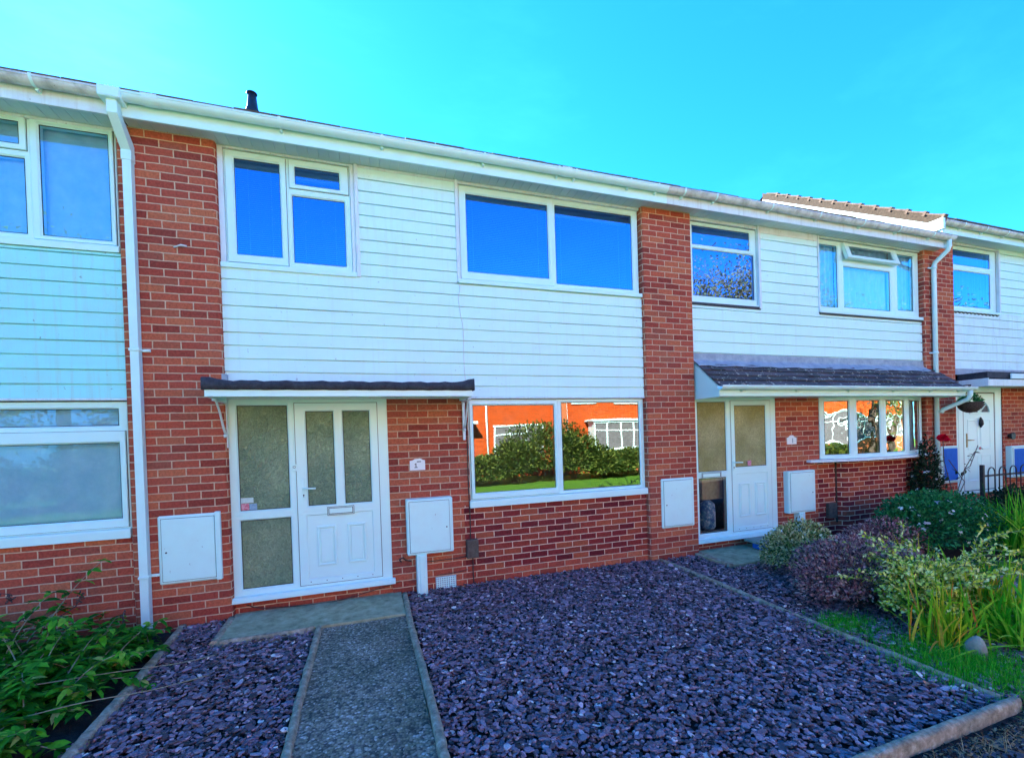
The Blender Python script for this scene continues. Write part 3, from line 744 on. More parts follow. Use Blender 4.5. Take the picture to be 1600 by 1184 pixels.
# felt with rolled, uneven edge and upturned ends
rows = []
for i in range(41):
    x = -.035 + (2.405)*i/40; wv = .004*math.sin(i*1.3)+.003*math.sin(i*2.9)
    up = .03*math.exp(-(i/2.2)**2) + .035*math.exp(-((40-i)/2.2)**2)
    rows.append([(x,.055,2.30),(x,.0,2.275),(x,-.35,2.262+up*.6),(x,-.46,2.272+wv+up),(x,-.512,2.270+wv+up),(x,-.526,2.258+wv+up),(x,-.530,2.235+wv),(x,-.528,2.188+wv*.5),(x,-.502,2.186)])
cn.grid(rows, smooth=True)
canopy = cn.build('porch_canopy', M['felt'], H)
for ex in (-.035, 2.37):
    q = MB(); q.face([(ex,.055,2.19),(ex,.055,2.30),(ex,0,2.28),(ex,-.35,2.285),(ex,-.46,2.30),(ex,-.526,2.28),(ex,-.53,2.19)][::(1 if ex > 0 else -1)]); q.build('felt_edge', M['felt'], canopy)
q = MB(); q.box(-.015,2.345,-.515,-.49,2.128,2.192,.003); q.box(-.015,.007,-.489,.05,2.128,2.192,.002); q.box(2.323,2.345,-.489,.05,2.128,2.192,.002); q.box(.008,2.322,-.488,.06,2.170,2.18,.001)
q.build('canopy_fascia', M['upvc'], canopy)
q = MB(); q.box(-.055,.03,.005,.045,2.272,2.40,.004); q.build('flashing', M['lead'], canopy)
for bx, s in ((-.005,1),(2.365,1)):
    q = MB(); q.box(bx-.015,bx+.015,.03,.055,1.68,2.165,.003)
    q.tube([(bx,-.02+.05,1.80),(bx,-.04,1.87),(bx,-.14,2.02),(bx,-.22,2.10),(bx,-.26,2.12)], [.012,.011,.010,.010,.010], 6)
    q.box(bx-.018,bx+.018,-.30,.05,2.112,2.128,.002)
    q.tube([(bx-.0,.028,1.80),(bx,.005,1.79),(bx,.0,1.81)], .014, 8); q.build('canopy_bracket', M['trim'], canopy)
eaves(H, -.68, 5.05); shell(H, -.4, 5.2); roof(H, -.70, 5.2)
gutter(H, -.62, 5.0, -.262, 4.768, brackets=(.62,1.55,2.62,3.5,3.72,4.45,4.85), unions=(3.60,-.40))
# downpipe at the left pier
def downpipe(parent, x, y0, ztop, yg, zg, clips, zb=0.02, sq=.033):
    m = MB(); m.tube([(x,y0,zb),(x,y0,ztop)], sq, square=True)
    o = m.build('downpipe', M['gutter'], parent)
    q = MB(); q.tube([(x,y0,ztop-.02),(x,y0,ztop+.03),(x,yg,zg-.16),(x,yg,zg-.06)], sq+.004, square=True); q.build('swan_neck', M['gutter'], o)
    q = MB(); q.box(x-.04,x+.04,y0-.04,y0+.04,ztop-.09,ztop-.005,.004); q.build('pipe_socket', M['gutter'], o)
    for z in clips:
        q = MB(); q.box(x-.042,x+.042,y0-.041,y0+.041,z-.012,z+.012,.003); q.box(x+.042,x+.10,y0+.02,y0+.04,z-.012,z+.012,.003); q.tube([(x+.085,y0+.02,z),(x+.085,y0+.008,z)], .011, 8); q.build('pipe_clip', M['gutter'], o)
    return o
downpipe(H, -.675, -.042, 4.40, -.262, 4.768, (2.60,.52))
q = MB(); q.box(-.76,-.60,-.335,-.19,4.69,4.785,.008); q.build('gutter_outlet', M['gutter'], H)
meter_box(H, -.578,-.078,.418,1.062,-.018,.02,'l',frame_r=True)
meter_box(H, 1.682,2.188,.440,1.052,-.045,.115,'r',pipe=(1.775,1.885))
# air brick, number plaque, dark junction box, cables
q = MB(); q.box(1.985,2.222,.058,.075,-.005,.142,.003)
vb = q.build('air_vent', M['lead'], H)
q = MB()
for i in range(9): q.box(1.995+i*.0255,2.005+i*.0255,.050,.060,.005,.135,.001)
for i in range(6): q.box(1.990,2.217,.052,.059,.012+i*.0235,.020+i*.0235,.001)
q.build('vent_grille', M['metal_white'], vb)
q = MB(); pl = [(1.745,1.362),(1.912,1.362),(1.912,1.470),(1.885,1.477),(1.865,1.490),(1.80,1.487),(1.775,1.473),(1.745,1.468)]
q.grid([[(x,.074,z) for x,z in pl],[(x,.060,z) for x,z in pl]], closed=True, smooth=False, caps=True); fixo = fix(q.build('number_plaque', M['plaque'], H))
q = MB(); q.box(1.807,1.816,.0585,.0605,1.392,1.440,.0005); q.box(1.793,1.829,.0585,.0605,1.389,1.397,.0005); q.box(1.796,1.808,.0585,.0605,1.424,1.432,.0005)
q.box(1.822,1.868,.0585,.0605,1.452,1.462,.0005); q.build('number', M['dark_metal'], fixo)
q = MB(); q.box(2.345,2.482,-.004,.07,.325,.535,.006); q.build('junction_box', M['rusty_box'], H)
cable(H, [(2.40,.058,2.12),(2.402,.055,1.6),(2.398,.055,1.2),(2.405,.056,.8),(2.40,.054,.52)], .006, M['dark_metal'])
cable(H, [(2.36,.045,.36),(2.30,.055,.335),(2.1,.06,.33),(1.88,.06,.33)], .005, M['dark_metal'])
cable(H, [(2.42,.05,.33),(2.42,.05,.15),(2.425,.05,-.02)], .006, M['dark_metal'])
cable(H, [(2.365,.05,.19),(2.2,.06,.17),(2.0,.06,.165)], .0035, M['dark_metal'])
cable(H, [(.10,.09,.10),(.3,.06,.05),(.9,.05,.03),(1.3,.05,.09),(1.6,.055,.15)], .004, M['dark_metal'])
cable(H, [(1.62,.06,.36),(1.60,.05,.39),(1.64,.045,.41),(1.66,.05,.38),(1.72,.055,.36)], .007, M['dark_metal'])
cable(H, [(2.36,.04,3.48),(2.372,.04,3.40),(2.352,.04,3.30),(2.37,.045,3.12),(2.395,.043,2.95),(2.392,.043,2.6),(2.40,.043,2.40),(2.43,.043,2.31)], .0035, M['cable_white'])
cable(H, [(2.385,.03,3.49),(2.39,.03,4.0),(2.388,.03,4.6)], .003, M['cable_white'])
q = MB(); q.tube([(-.36,-.01,3.58),(-.30,-.03,3.60),(-.25,-.04,3.59)], .008, 6); q.build('wall_hook', M['cable_white'], H)
# flue on the roof
fl = thing('roof_vent', 'small black vent pipe with a flat cap on the roof above the left upstairs window', 'vent', None, (-.14,2.5,6.0))
q = MB(); q.tube([(-.14,2.5,5.9),(-.14,2.5,6.62),(-.14,2.5,6.70),(-.14,2.5,6.90)], [.105,.105,.075,.055], 16)
fb = q.build('vent_pipe', M['black_plastic'])
q = MB(); q.tube([(-.14,2.5,6.90),(-.14,2.5,6.915),(-.14,2.5,6.93)], [.068,.072,.05], 16); q.tube([(-.14,2.5,6.58),(-.14,2.5,6.62)], .118, 16); keep(fl, fb, q.build('vent_cap', M['black_plastic']))
blind(.12,.57,3.58,4.57,.19,'white venetian blind behind the tall left pane of the left upstairs window','venetian blinds')
blind(.64,1.18,3.55,4.50,.19,'white venetian blind behind the square lower pane of the left upstairs window','venetian blinds')
blind(2.46,3.53,3.60,4.56,.20,'venetian blind behind the left pane of the wide upstairs window','venetian blinds')
blind(3.60,4.68,3.57,4.50,.20,'venetian blind behind the right pane of the wide upstairs window','venetian blinds')

# ------------------------------------------------------------------ HOUSE: left
HL = thing('terraced_house', 'terraced house cut by the left edge, with pale green boards', 'house', GROUP, (-5.587,0,0))
def kl(*o): keep(HL, *o)
HLs = []
_par = HL; HL.location = (0,0,0)
wall(HL, [(-5.6,.07),(-.785,.07)], -.2, .90, .06)
wall(HL, [(-4.9,.0695),(-3.3,.0695)], .895, 2.16, .06)
pier(HL, -6.3745, -5.587, 4.662)
boards(HL, -5.59, -.785, 2.17, 3.50, PITCH, ORG, mt=M['timber_teal'])
boards(HL, -4.30, -3.25, 3.50, 4.655, PITCH, ORG, mt=M['timber_teal'])
boxes('timber_trim', M['trim'], HL, (-5.59,-.785,.045,.08,2.150,2.171,.003), (-5.58,-.79,.06,.1,4.63,4.654,.003))
window(HL, (-2.30,-.80,3.53,4.63), [((-1.440,-.815,3.565,4.655),(-1.368,-.872,3.622,4.598),True),((-2.30,-1.440,4.335,4.655),(-2.24,-1.51,4.405,4.60),True),((-2.30,-1.440,3.565,4.335),(-2.24,-1.455-.03,3.63,4.29),False)],
       Y=.085, glass=M['glass_sky'], sill=(-2.32,-.80,3.515,3.565), sill_out=.05)
window(HL, (-3.25,-2.32,3.53,4.63), [((-3.25,-2.30,3.565,4.63),(-3.17,-2.38,3.63,4.58),False)], Y=.085, glass=M['glass_up'])
window(HL, (-3.25,-.805,.965,2.14), [((-3.25,-.812,1.885,2.14),(-3.19,-.885,1.922,2.075),False),((-3.25,-.812,.965,1.885),(-3.19,-.880,1.060,1.760),True)],
       Y=.085, glass=M['glass_soft'], sill=(-3.27,-.80,.89,.965), sill_out=.055)
window(HL, (-5.55,-4.9,.2,2.14), [((-5.55,-4.9,.2,2.14),(-5.47,-4.98,.3,2.05),False,M['obscure'])], Y=.085, room=False)
eaves(HL, -6.3, -.69, dirty=True); shell(HL, -6.0, -.45); roof(HL, -6.35, -.71)
gutter(HL, -6.3, -.74, -.262, 4.768, mt=M['gutter_dirty'], brackets=(-1.2,-2.1,-3,-4,-5), unions=())
curtain(-1.42,-.83,3.58,4.62,.175,M['net_blue'],'bluish net curtain in the tall casement above the pale green boards',amp=.007,fold=.2,seed=1,group='curtains at the windows')
curtain(-2.28,-1.45,3.58,4.62,.175,M['net_blue'],'bluish net curtain behind the wider pane at the top left edge',amp=.007,fold=.2,seed=2,group='curtains at the windows')
curtain(-3.2,-.84,1.0,2.1,.18,M['net_blue'],'bluish net curtain filling the big ground floor window of the green boarded house',fold=.30,amp=.008,seed=3,group='curtains at the windows')

# ------------------------------------------------------------------ HOUSE: right neighbour
X1 = 5.587
HR = thing('terraced_house', 'brick terraced house with a small mossy slate roof over its door and bowed window', 'house', GROUP)
pier(HR, 4.80, X1, 4.662)
wall(HR, [(7.09,.16),(7.09,.07),(7.97,.07)], -.2, 2.20, .06)
ap = [(7.90,.0695),(8.30,.0695)] + [(8.33,.04),(8.36,.0),(8.40,-.02),(8.46,-.03),(9.72,-.03),(9.78,-.02),(9.82,.0),(9.85,.04),(9.88,.0695),(10.42,.0695)]
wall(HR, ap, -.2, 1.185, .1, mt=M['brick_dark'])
wall(HR, [(5.56,.10),(7.12,.10)], -.2, .20, .06)
q = MB(); q.box(8.275,8.30,.058,.072,.2,1.17,.002); q.box(9.885,9.91,.058,.072,.2,1.17,.002); q.build('mortar_joint', M['mortar'], HR)
boards(HR, X1-.005, 10.40, 2.76, 3.46, .1535, 2.633)
boards(HR, 6.845, 7.985, 3.46, 4.655, .1535, 2.633)
boxes('timber_trim', M['trim'], HR, (6.80,6.845,.035,.09,3.45,4.654,.004), (7.985,8.01,.035,.09,3.48,4.654,.004), (X1,6.799,.06,.1,4.61,4.654,.003), (8.011,10.39,.06,.1,4.63,4.654,.003), (6.846,7.984,.045,.08,4.555,4.654,.003))
window(HR, (5.60,6.80,3.50,4.60), [((5.60,6.80,4.265,4.60),(5.68,6.69,4.30,4.555),False),((5.60,6.80,3.50,4.265),(5.68,6.765-.0,3.59,4.235),False)], Y=.085, glass=M['glass_up'], sill=(5.59,6.83,3.478,3.50), sill_out=.03)
q = MB(); q.box(5.60,6.83,.04,.08,3.435,3.477,.004); q.build('dark_packer', M['dark_metal'], HR)
wr = window(HR, (8.01,10.38,3.50,4.62), [((8.01,8.545,3.515,4.62),(8.065,8.465,3.585,4.55),False),((8.545,9.78,3.515,4.33),(8.60,9.68,3.60,4.245),False),((9.78,10.38,3.515,4.62),(9.86,10.26,3.63,4.56),False)],
       Y=.085, glass=M['glass_sky'], sill=(7.99,10.39,3.475,3.513), sill_out=.06)
q = MB(); q.ring((8.545,9.78,4.33,4.62),(8.60,9.73,4.38,4.58),.085,.06,.002,.004); q.build('vent_frame', M['upvc'], wr)
q = MB(); q.box(8.0,10.39,.03,.08,3.437,3.474,.004); q.build('dark_packer', M['dark_metal'], HR)
# open top-hung vent
q = MB(); q.ring((8.56,9.765,4.335,4.61),(8.665,9.665,4.395,4.565),-.0,.05,.012,.014); v = q.build('open_sash', M['upvc'], wr)
pv = MB(); pv.face([(8.665,.017,4.395),(9.665,.017,4.395),(9.665,.017,4.565),(8.665,.017,4.565)]); p2 = pv.build('pane', M['glass'], wr)
for o in (v, p2):
    rot = Matrix.Translation((0,.06,4.61)) @ Matrix.Rotation(math.radians(-17), 4, 'X') @ Matrix.Translation((0,-.0,-4.61))
    o.data.transform(rot)
# door set
door_set(HR, (X1-.01,7.09,.20,2.155), (5.68,6.165,1.125,2.10), (5.68,6.15,.262,1.03), (6.235,7.0,.23,2.13),
         [(6.325,6.895,1.165,2.045)], [(6.37,6.57,.44,.93),(6.665,6.865,.44,.93)], Y=.08, obs='obscure_y', low='glass_clear', handle_x=6.275,
         cill=(X1-.01,7.10,.150,.202), letter_side=(5.72,6.05,1.035,1.115))
interior(HR, 5.69, 6.15, .28, 1.02, y0=.16, depth=.9)
q = MB(); q.box(6.52,6.585,.055,.064,1.175,1.25,.012); q.build('sticker', M['red_sticker'], HR)
# bow window
bw = [(7.95,.055),(8.45,-.115),(9.07,-.145),(9.69,-.115),(10.34,.055)]
bm_ = MB(); gks = MB(); bowparts = []
wroot = MB()
wroot.tube([(p[0],p[1]+.03,1.20) for p in bw], .012, 6)
for i in range(4):
    (xa,ya),(xb,yb) = bw[i],bw[i+1]; L = math.hypot(xb-xa,yb-ya); ang = math.atan2(yb-ya,xb-xa)
    T = Matrix.Translation((xa,ya,0)) @ Matrix.Rotation(ang,4,'Z')
    tmp = MB(); tmp.ring((0,L,1.205,2.15),(.075 if i else .085,L-.075,1.27,2.09),0,.06,.014,.016)
    for f, k in zip(tmp.f, range(len(tmp.f))): bm_.face([tuple(T @ Vector(tmp.v[j])) for j in f])
    g = MB(); a,b = (.075 if i else .085), L-.075
    g.face([tuple(T @ Vector(p)) for p in ((a,.02,1.27),(b,.02,1.27),(b,.02,2.09),(a,.02,2.09))]); bowparts.append(g)
    tmp = MB(); tmp.ring((a-.002,b+.002,1.268,2.092),(a+.005,b-.005,1.275,2.085),.0145,.004,.0005,.001,.0003)
    for f in tmp.f: gks.face([tuple(T @ Vector(tmp.v[j])) for j in f])
bow = bm_.build('bow_window', M['upvc'], HR); gks.build('gasket', M['gasket'], bow)
for g in bowparts: g.build('pane', M['glass_wavy'], bow)
q = MB(); out = [(7.68,.0),(7.80,-.05),(8.43,-.19),(9.07,-.22),(9.71,-.19),(10.38,-.02),(10.44,.0)]
q.grid([[(x,y,1.165) for x,y in out]+[(10.44,.12,1.165),(7.68,.12,1.165)], [(x,y,1.203) for x,y in out]+[(10.44,.12,1.203),(7.68,.12,1.203)]], closed=True, smooth=False, caps=True)
fix(q.build('sill', M['trim'], bow))
q = MB(); q.grid([[(x,y+.02,2.145) for x,y in bw]+[(10.34,.2,2.145),(7.95,.2,2.145)], [(x,y+.02,2.20) for x,y in bw]+[(10.34,.2,2.20),(7.95,.2,2.20)]], closed=True, smooth=False, caps=True); fix(q.build('window_head', M['trim'], bow))
interior(HR, 7.97, 10.33, 1.22, 2.14)
# lean-to slate porch roof with gutter
pr0 = MB(); rnd = random.Random(3)
ya,za,yb2,zb2 = -.40,2.268,.055,2.655; L = math.hypot(yb2-ya,zb2-za); dy,dz_ = (yb2-ya)/L,(zb2-za)/L
nx = 20
for k in range(5):
    s0 = k*L/5 - (.02 if k == 0 else 0); s1 = s0+L/5*1.35
    xw = (10.62-5.60)/nx
    for j in range(-1, nx+1):
        a = max(5.60, 5.60+(j+(k%2)*.5)*xw+.002); b = min(10.62, 5.60+(j+1+(k%2)*.5)*xw-.002)
        if b-a < .03: continue
        e = rnd.uniform(-.004,.006); of = rnd.uniform(-.008,.008); th = .016
        def P(s,t,x): return (x, ya+dy*s-dz_*t, za+dz_*s+dy*t)
        t0 = .022+e
        c = [P(s0+of,t0,a),P(s0+of,t0,b),P(s1,.004,b),P(s1,.004,a),P(s0+of,t0-th,a),P(s0+of,t0-th,b)]
        i0 = len(pr0.v); pr0.v += c; pr0.f += [[i0,i0+1,i0+2,i0+3],[i0+4,i0+5,i0+1,i0]]
pr0.face([(5.60,ya+.01,za-.012),(10.62,ya+.01,za-.012),(10.62,yb2,zb2-.012),(5.60,yb2,zb2-.012)])
prf = pr0.build('porch_roof', M['slate_tile'], HR)
q = MB(); n = 30
rows = [[(5.595+(10.40-5.595)*i/n, y, z+.006*math.sin(i*1.9)*(1 if z < 2.7 else 0)) for i in range(n+1)] for y, z in ((.042,2.775),(.040,2.69),(.030,2.665),(-.06,2.592),(-.065,2.582))]
q.grid(rows, smooth=False); q.build('flashing', M['lead'], prf)
q = MB()
for xe in (5.603, 10.60):
    pts = [(xe,.05,2.13),(xe,-.40,2.13),(xe,-.41,2.25),(xe,.05,2.65)]
    q.grid([pts, [(p[0]+.018,p[1],p[2]) for p in pts]], closed=True, smooth=False, caps=True)
q.box(5.605,10.60,-.412,-.392,2.135,2.245,.002); q.box(5.622,10.598,-.391,.07,2.150,2.162,.001)
fix(q.build('porch_fascia', M['upvc'], prf))
pg = gutter(HR, 5.56, 10.72, -.468, 2.262, r=.05, brackets=(5.95,6.9,7.9,8.85,9.7,10.4))
q = MB(); q.tube([(10.60,-.468,2.22),(10.60,-.468,2.14),(10.60,-.44,2.08),(10.58,-.12,1.93),(10.555,-.10,1.88)], .034, 10)
q.build('gutter_swan_neck', M['gutter'], HR)
eaves(HR, 5.05, 10.66, dirty=True); shell(HR, 5.2, 10.33); roof(HR, 5.2, 10.56)
gutter(HR, 5.0, 10.66, -.262, 4.768, mt=M['gutter_dirty'], brackets=(5.25,5.75,6.7,7.6,8.5,9.3,10.1), unions=(), droop=.006)
q = MB(); q.tube([(10.555,-.262,4.74),(10.555,-.262,4.62),(10.555,-.24,4.56),(10.545,-.07,4.42),(10.545,-.05,4.36),(10.545,-.05,-.02)], .034, 12); dp = q.build('downpipe', M['gutter'], HR)
for z in (4.34,2.9,1.2):
    q = MB(); q.tube([(10.545,-.05,z-.02),(10.545,-.05,z+.02)], .040, 12); q.box(10.45,10.545,-.03,-.01,z-.01,z+.01,.002); q.build('pipe_clip', M['gutter'], dp)
meter_box(HR, 4.980,5.500,.420,1.078,-.02,.02,'l')
meter_box(HR, 7.205,7.742,.427,1.058,-.02,.09,'r',pipe=(7.40,7.52))
q = MB(); q.box(8.055,8.225,.01,.07,.28,.515,.006); q.build('junction_box', M['rusty_box'], HR)
q = MB(); pl = [(7.29,1.455),(7.475,1.455),(7.475,1.555),(7.44,1.562),(7.41,1.59),(7.355,1.59),(7.325,1.562),(7.29,1.555)]
q.grid([[(x,.074,z) for x,z in pl],[(x,.060,z) for x,z in pl]], closed=True, smooth=False, caps=True); pq = fix(q.build('number_plaque', M['plaque'], HR))
q = MB(); q.box(7.385,7.405,.0585,.0605,1.475,1.545,.0005); q.box(7.440,7.447,.0585,.0605,1.498,1.506,.0005); q.build('number', M['lead'], pq)
curtain(8.58,9.75,3.52,4.6,.175,M['net'],'white net curtain behind the middle pane below the open vent',seed=4,fold=.12,group='curtains at the windows')
curtain(9.82,10.3,3.52,4.6,.175,M['net_blue'],'bluish curtain behind the right pane of the window with the open vent',seed=5,group='curtains at the windows')
curtain(8.03,8.5,3.52,4.6,.175,M['net_blue'],'bluish curtain behind the narrow left pane of the window with the open vent',seed=6,group='curtains at the windows')
curtain(5.62,6.8,3.9,4.6,.24,M['net'],'white roller blind half drawn behind the two-pane upstairs window',seed=7,amp=.002,cat='blind',name='roller_blind')
q = MB(); q.box(5.86,6.33,.24,.50,.70,1.06,.006); q.box(5.86,6.33,.236,.24,.80,.81,.001); tag(q.build('cardboard_box', M['card']), 'yellow brown cardboard box seen through the clear lower sidelight', 'box')
q = MB(); q.tube([(5.96,.27,.26),(5.96,.27,.32),(5.96,.27,.55),(5.97,.27,.64),(5.96,.27,.69)], [.08,.115,.115,.10,.04], 14); tag(q.build('plastic_bag', M['bag']), 'blue and white plastic sack standing behind the clear lower sidelight', 'bag')

# ------------------------------------------------------------------ HOUSE: far right (one step higher)
S = .25; X2 = 10.40
HF = thing('terraced_house', 'farthest terraced house on the right, its tiled roof stepped up higher', 'house', GROUP)
pier(HF, X2-.01, 11.19, 4.662+S)
wall(HF, [(12.66,.07),(16.2,.07)], -.2, 2.42, .06)
wall(HF, [(11.18,.10),(12.70,.10)], -.2, .38, .06)
boards(HF, 11.18, 16.2, 2.66, 3.70, .155, 2.66, mt=M['timber_dirty'])
boards(HF, 12.62, 13.6, 3.70, 4.655+S, .155, 2.66)
boxes('timber_trim', M['trim'], HF, (11.185,16.0,.06,.1,4.62+S,4.654+S,.003), (12.58,12.62,.035,.09,3.70,4.619+S,.004))
window(HF, (11.2,12.57,3.72,4.86), [((11.2,12.57,4.475,4.86),(11.30,12.42,4.54,4.80),False),((11.2,12.57,3.72,4.475),(11.30,12.42,3.80,4.43),False)], Y=.085, glass=M['glass_up'], sill=(11.2,12.60,3.69,3.72), sill_out=.05)
window(HF, (13.6,16.0,3.72,4.86), [((13.6,16.0,3.72,4.86),(13.68,15.9,3.80,4.80),False)], Y=.085, glass=M['glass_up'])
q = MB(); 
for i in range(12): q.tube([(11.25+i*.11,.05,3.675),(11.305+i*.11,.045,3.655),(11.36+i*.11,.05,3.675)], .012, 5)
q.build('scalloped_blind_edge', M['dark_metal'], HF)
curtain(11.25,12.5,3.74,4.84,.22,M['net_blue'],'bluish curtain in the upstairs window of the farthest house',seed=8,group='curtains at the windows')
cx = MB(); cx.box(11.30,16.2,-.36,.045,2.44,2.55,.004); fcan = cx.build('flat_canopy', M['felt'], HF)
q = MB(); q.box(11.295,11.315,-.375,.044,2.305,2.44,.003); q.box(11.316,16.2,-.375,-.355,2.305,2.42,.003); q.box(11.316,16.2,-.354,.07,2.33,2.34,.001); q.build('canopy_fascia', M['trim'], fcan)
q = MB(); q.box(11.9,13.1,-.40,-.378,2.43,2.52,.004); q.build('peeling_trim', M['timber_dirty'], fcan)
q = MB(); q.box(11.18,16.2,.03,.06,2.551,2.66,.004); q.build('flashing', M['lead'], fcan)
# door
m = MB(); m.ring((11.38,12.66,.40,2.44),(11.52,12.46,.45,2.24),.08,.06,.01,.01); m.box(11.19,11.38,.085,.13,.40,2.44,.003); fr = m.build('door_frame', M['upvc'], HF)
m = MB(); m.box(11.535,12.445,.088,.12,.46,2.225,.004); dl = m.build('door', M['upvc'], HF)
m = MB(); m.ring((11.52,12.46,.45,2.24),(11.537,12.443,.462,2.223),.0865,.006,.001,.001,.0003); m.build('gasket', M['gasket'], dl)
for a,b,c,d in ((11.65,11.95,.62,1.1),(12.03,12.33,.62,1.1),(11.65,11.95,1.2,1.75),(12.03,12.33,1.2,1.75)):
    m = MB(); m.ring((a,b,c,d),(a+.03,b-.03,c+.03,d-.03),.083,.008,.008,.005); m.build('moulded_panel', M['upvc'], dl)
m = MB(); cx_, cz_ = 12.0,1.88
m.grid([[(cx_+.27*math.cos(PI*i/14),.0865,cz_+.2*math.sin(PI*i/14)) for i in range(15)],[(cx_,.0865,cz_)]*15], smooth=False); m.build('fanlight_pane', M['curtain_dark'], dl)
m = MB()
m.tube([(cx_+.285*math.cos(PI*i/14),.083,cz_+.215*math.sin(PI*i/14)) for i in range(15)], .016, 6); m.box(cx_-.30,cx_+.30,.074,.09,cz_-.03,cz_,.004)
for a in (PI/4,PI/2,3*PI/4): m.tube([(cx_,.083,cz_),(cx_+.27*math.cos(a),.083,cz_+.2*math.sin(a))], .01, 6)
m.tube([(cx_,.078,cz_+.03),(cx_,.09,cz_+.03)], .055, 12); m.build('fanlight_bars', M['upvc'], dl)
m = MB(); m.tube([(12.0,.07,1.79),(12.0,.06,1.72),(12.0,.06,1.66),(12.0,.07,1.6)], [.01,.03,.035,.01], 8); m.build('knocker', M['dark_metal'], dl)
m = MB(); m.box(11.60,11.63,.075,.09,1.25,1.5,.004); m.tube([(11.615,.07,1.38),(11.62,.04,1.38),(11.73,.04,1.375)], .01, 6); m.build('handle', M['brass'], dl)
m = MB(); m.tube([(12.0,.08,1.22),(12.0,.087,1.22)], .03, 8); m.build('sticker', M['red_sticker'], dl)
meter_box(HF, 10.715,11.165,.655,1.30,-.02,.02,'l')
b1 = MB(); b1.box(10.75,11.12,-.032,-.02,.70,1.26,.004); b1.build('blue_box_door', M['blue_box'], HF)
meter_box(HF, 12.74,13.3,.64,1.23,-.02,.09,'l')
b1 = MB(); b1.box(12.79,13.2,-.034,-.02,.69,1.18,.004); b1.build('blue_box_door', M['blue_box'], HF)
m = MB(); m.tube([(12.85,.06,1.42),(12.85,.0,1.42)], [.05,.07], 10); m.tube([(12.80,.03,1.44),(12.85,.0,1.47),(12.92,.03,1.45)], .015, 6); m.build('wall_lamp', M['dark_metal'], HF)
eaves(HF, 10.36, 16.3, dz=S); shell(HF, 10.40, 16.2, dz=S, ridge=(3.1,6.95))
# tiled roof with a stepped white verge
rf = sawroof(HF, 10.36, 16.2, -.28, 5.03, 3.1, 7.20, course=.30, name='roof')
q = MB(); q.face([(10.36,3.1,7.20),(16.2,3.1,7.20),(16.2,7.2,4.9),(10.36,7.2,4.9)]); q.build('rear_roof_slope', M['tile'], rf)
L = math.hypot(3.38,2.17); dy,dz_ = 3.38/L,2.17/L
q = MB(); q.grid([[(10.32,-.28-.02,5.03-.22),(10.32,3.1,7.20-.22),(10.32,3.1,7.20-.11),(10.32,-.28-.02,5.03-.11)],[(10.345,-.28-.02,5.03-.22),(10.345,3.1,7.20-.22),(10.345,3.1,7.20-.11),(10.345,-.28-.02,5.03-.11)]], closed=True, smooth=False, caps=True)
q.box(10.30,10.36,-.32,-.05,4.86,5.04,.003); fix(q.build('bargeboard', M['upvc'], rf))
q = MB(); q.grid([[(10.325,-.3,4.915),(10.325,3.1,7.085),(10.325,3.1,7.235),(10.325,-.3,5.065)],[(10.37,-.3,4.915),(10.37,3.1,7.085),(10.37,3.1,7.235),(10.37,-.3,5.065)]], closed=True, smooth=False, caps=True); fix(q.build('verge_mortar', M['mortar'], rf))
for k in range(13):
    s = .0+k*.30
    q = MB(); pts = [(s-.02,.045),(s+.30,.028),(s+.30,.048),(s-.02,.075)]
    def V(x,s,t): return (x,-.28+dy*s-dz_*t,5.03+dz_*s+dy*t)
    q.grid([[V(10.315,a,b) for a,b in pts],[V(10.40,a,b) for a,b in pts]], closed=True, smooth=False, caps=True)
    q.grid([[V(10.312,a,b) for a,b in ((s-.03,.0),(s+.01,.0),(s+.01,.08),(s-.03,.08))],[V(10.40,a,b) for a,b in ((s-.03,.0),(s+.01,.0),(s+.01,.08),(s-.03,.08))]], closed=True, smooth=False, caps=True)
    fix(q.build('verge_tile', M['tile'], rf))
gutter(HF, 10.40, 16.2, -.262, 4.768+S, mt=M['gutter_dirty'], brackets=(10.9,11.5,12.1,12.8))
# ------------------------------------------------------------------ GROUND
def sheet(name, x0, x1, y0, y1, z, mt, amp=0, n=1):
    m = MB()
    if n == 1: m.face([(x0,y0,z),(x1,y0,z),(x1,y1,z),(x0,y1,z)])
    else:
        rows = [[(x0+(x1-x0)*i/n, y0+(y1-y0)*k/n, z+amp*(math.sin(i*1.3+k*.7)+math.sin(i*.5-k*1.9))) for i in range(n+1)] for k in range(n+1)]
        m.grid(rows)
    o = m.build(name, mt); o['kind'] = 'structure'; return o
sheet('ground', -60, 80, -70, 60, -.075, M['lawn'])
sheet('garden_soil', -7, 17, -3.47, .3, -.03, M['soil'], .004, 60)
sheet('pavement', -30, 50, -7.8, -3.46, -.028, M['asphalt'])
m = MB(); m.box(.84,1.605,-3.46,-.58,-.06,.008,.004); o = m.build('garden_path', M['aggregate']); o['kind']='structure'
m = MB(); m.box(-.0,1.605,-.578,.09,-.06,.030,.006); o = m.build('doorstep_slab', M['slab']); o['kind']='structure'
m = MB(); m.box(5.50,7.2,-.62,.10,-.06,.035,.006); o = m.build('neighbour_doorstep_slab', M['slab']); o['kind']='structure'

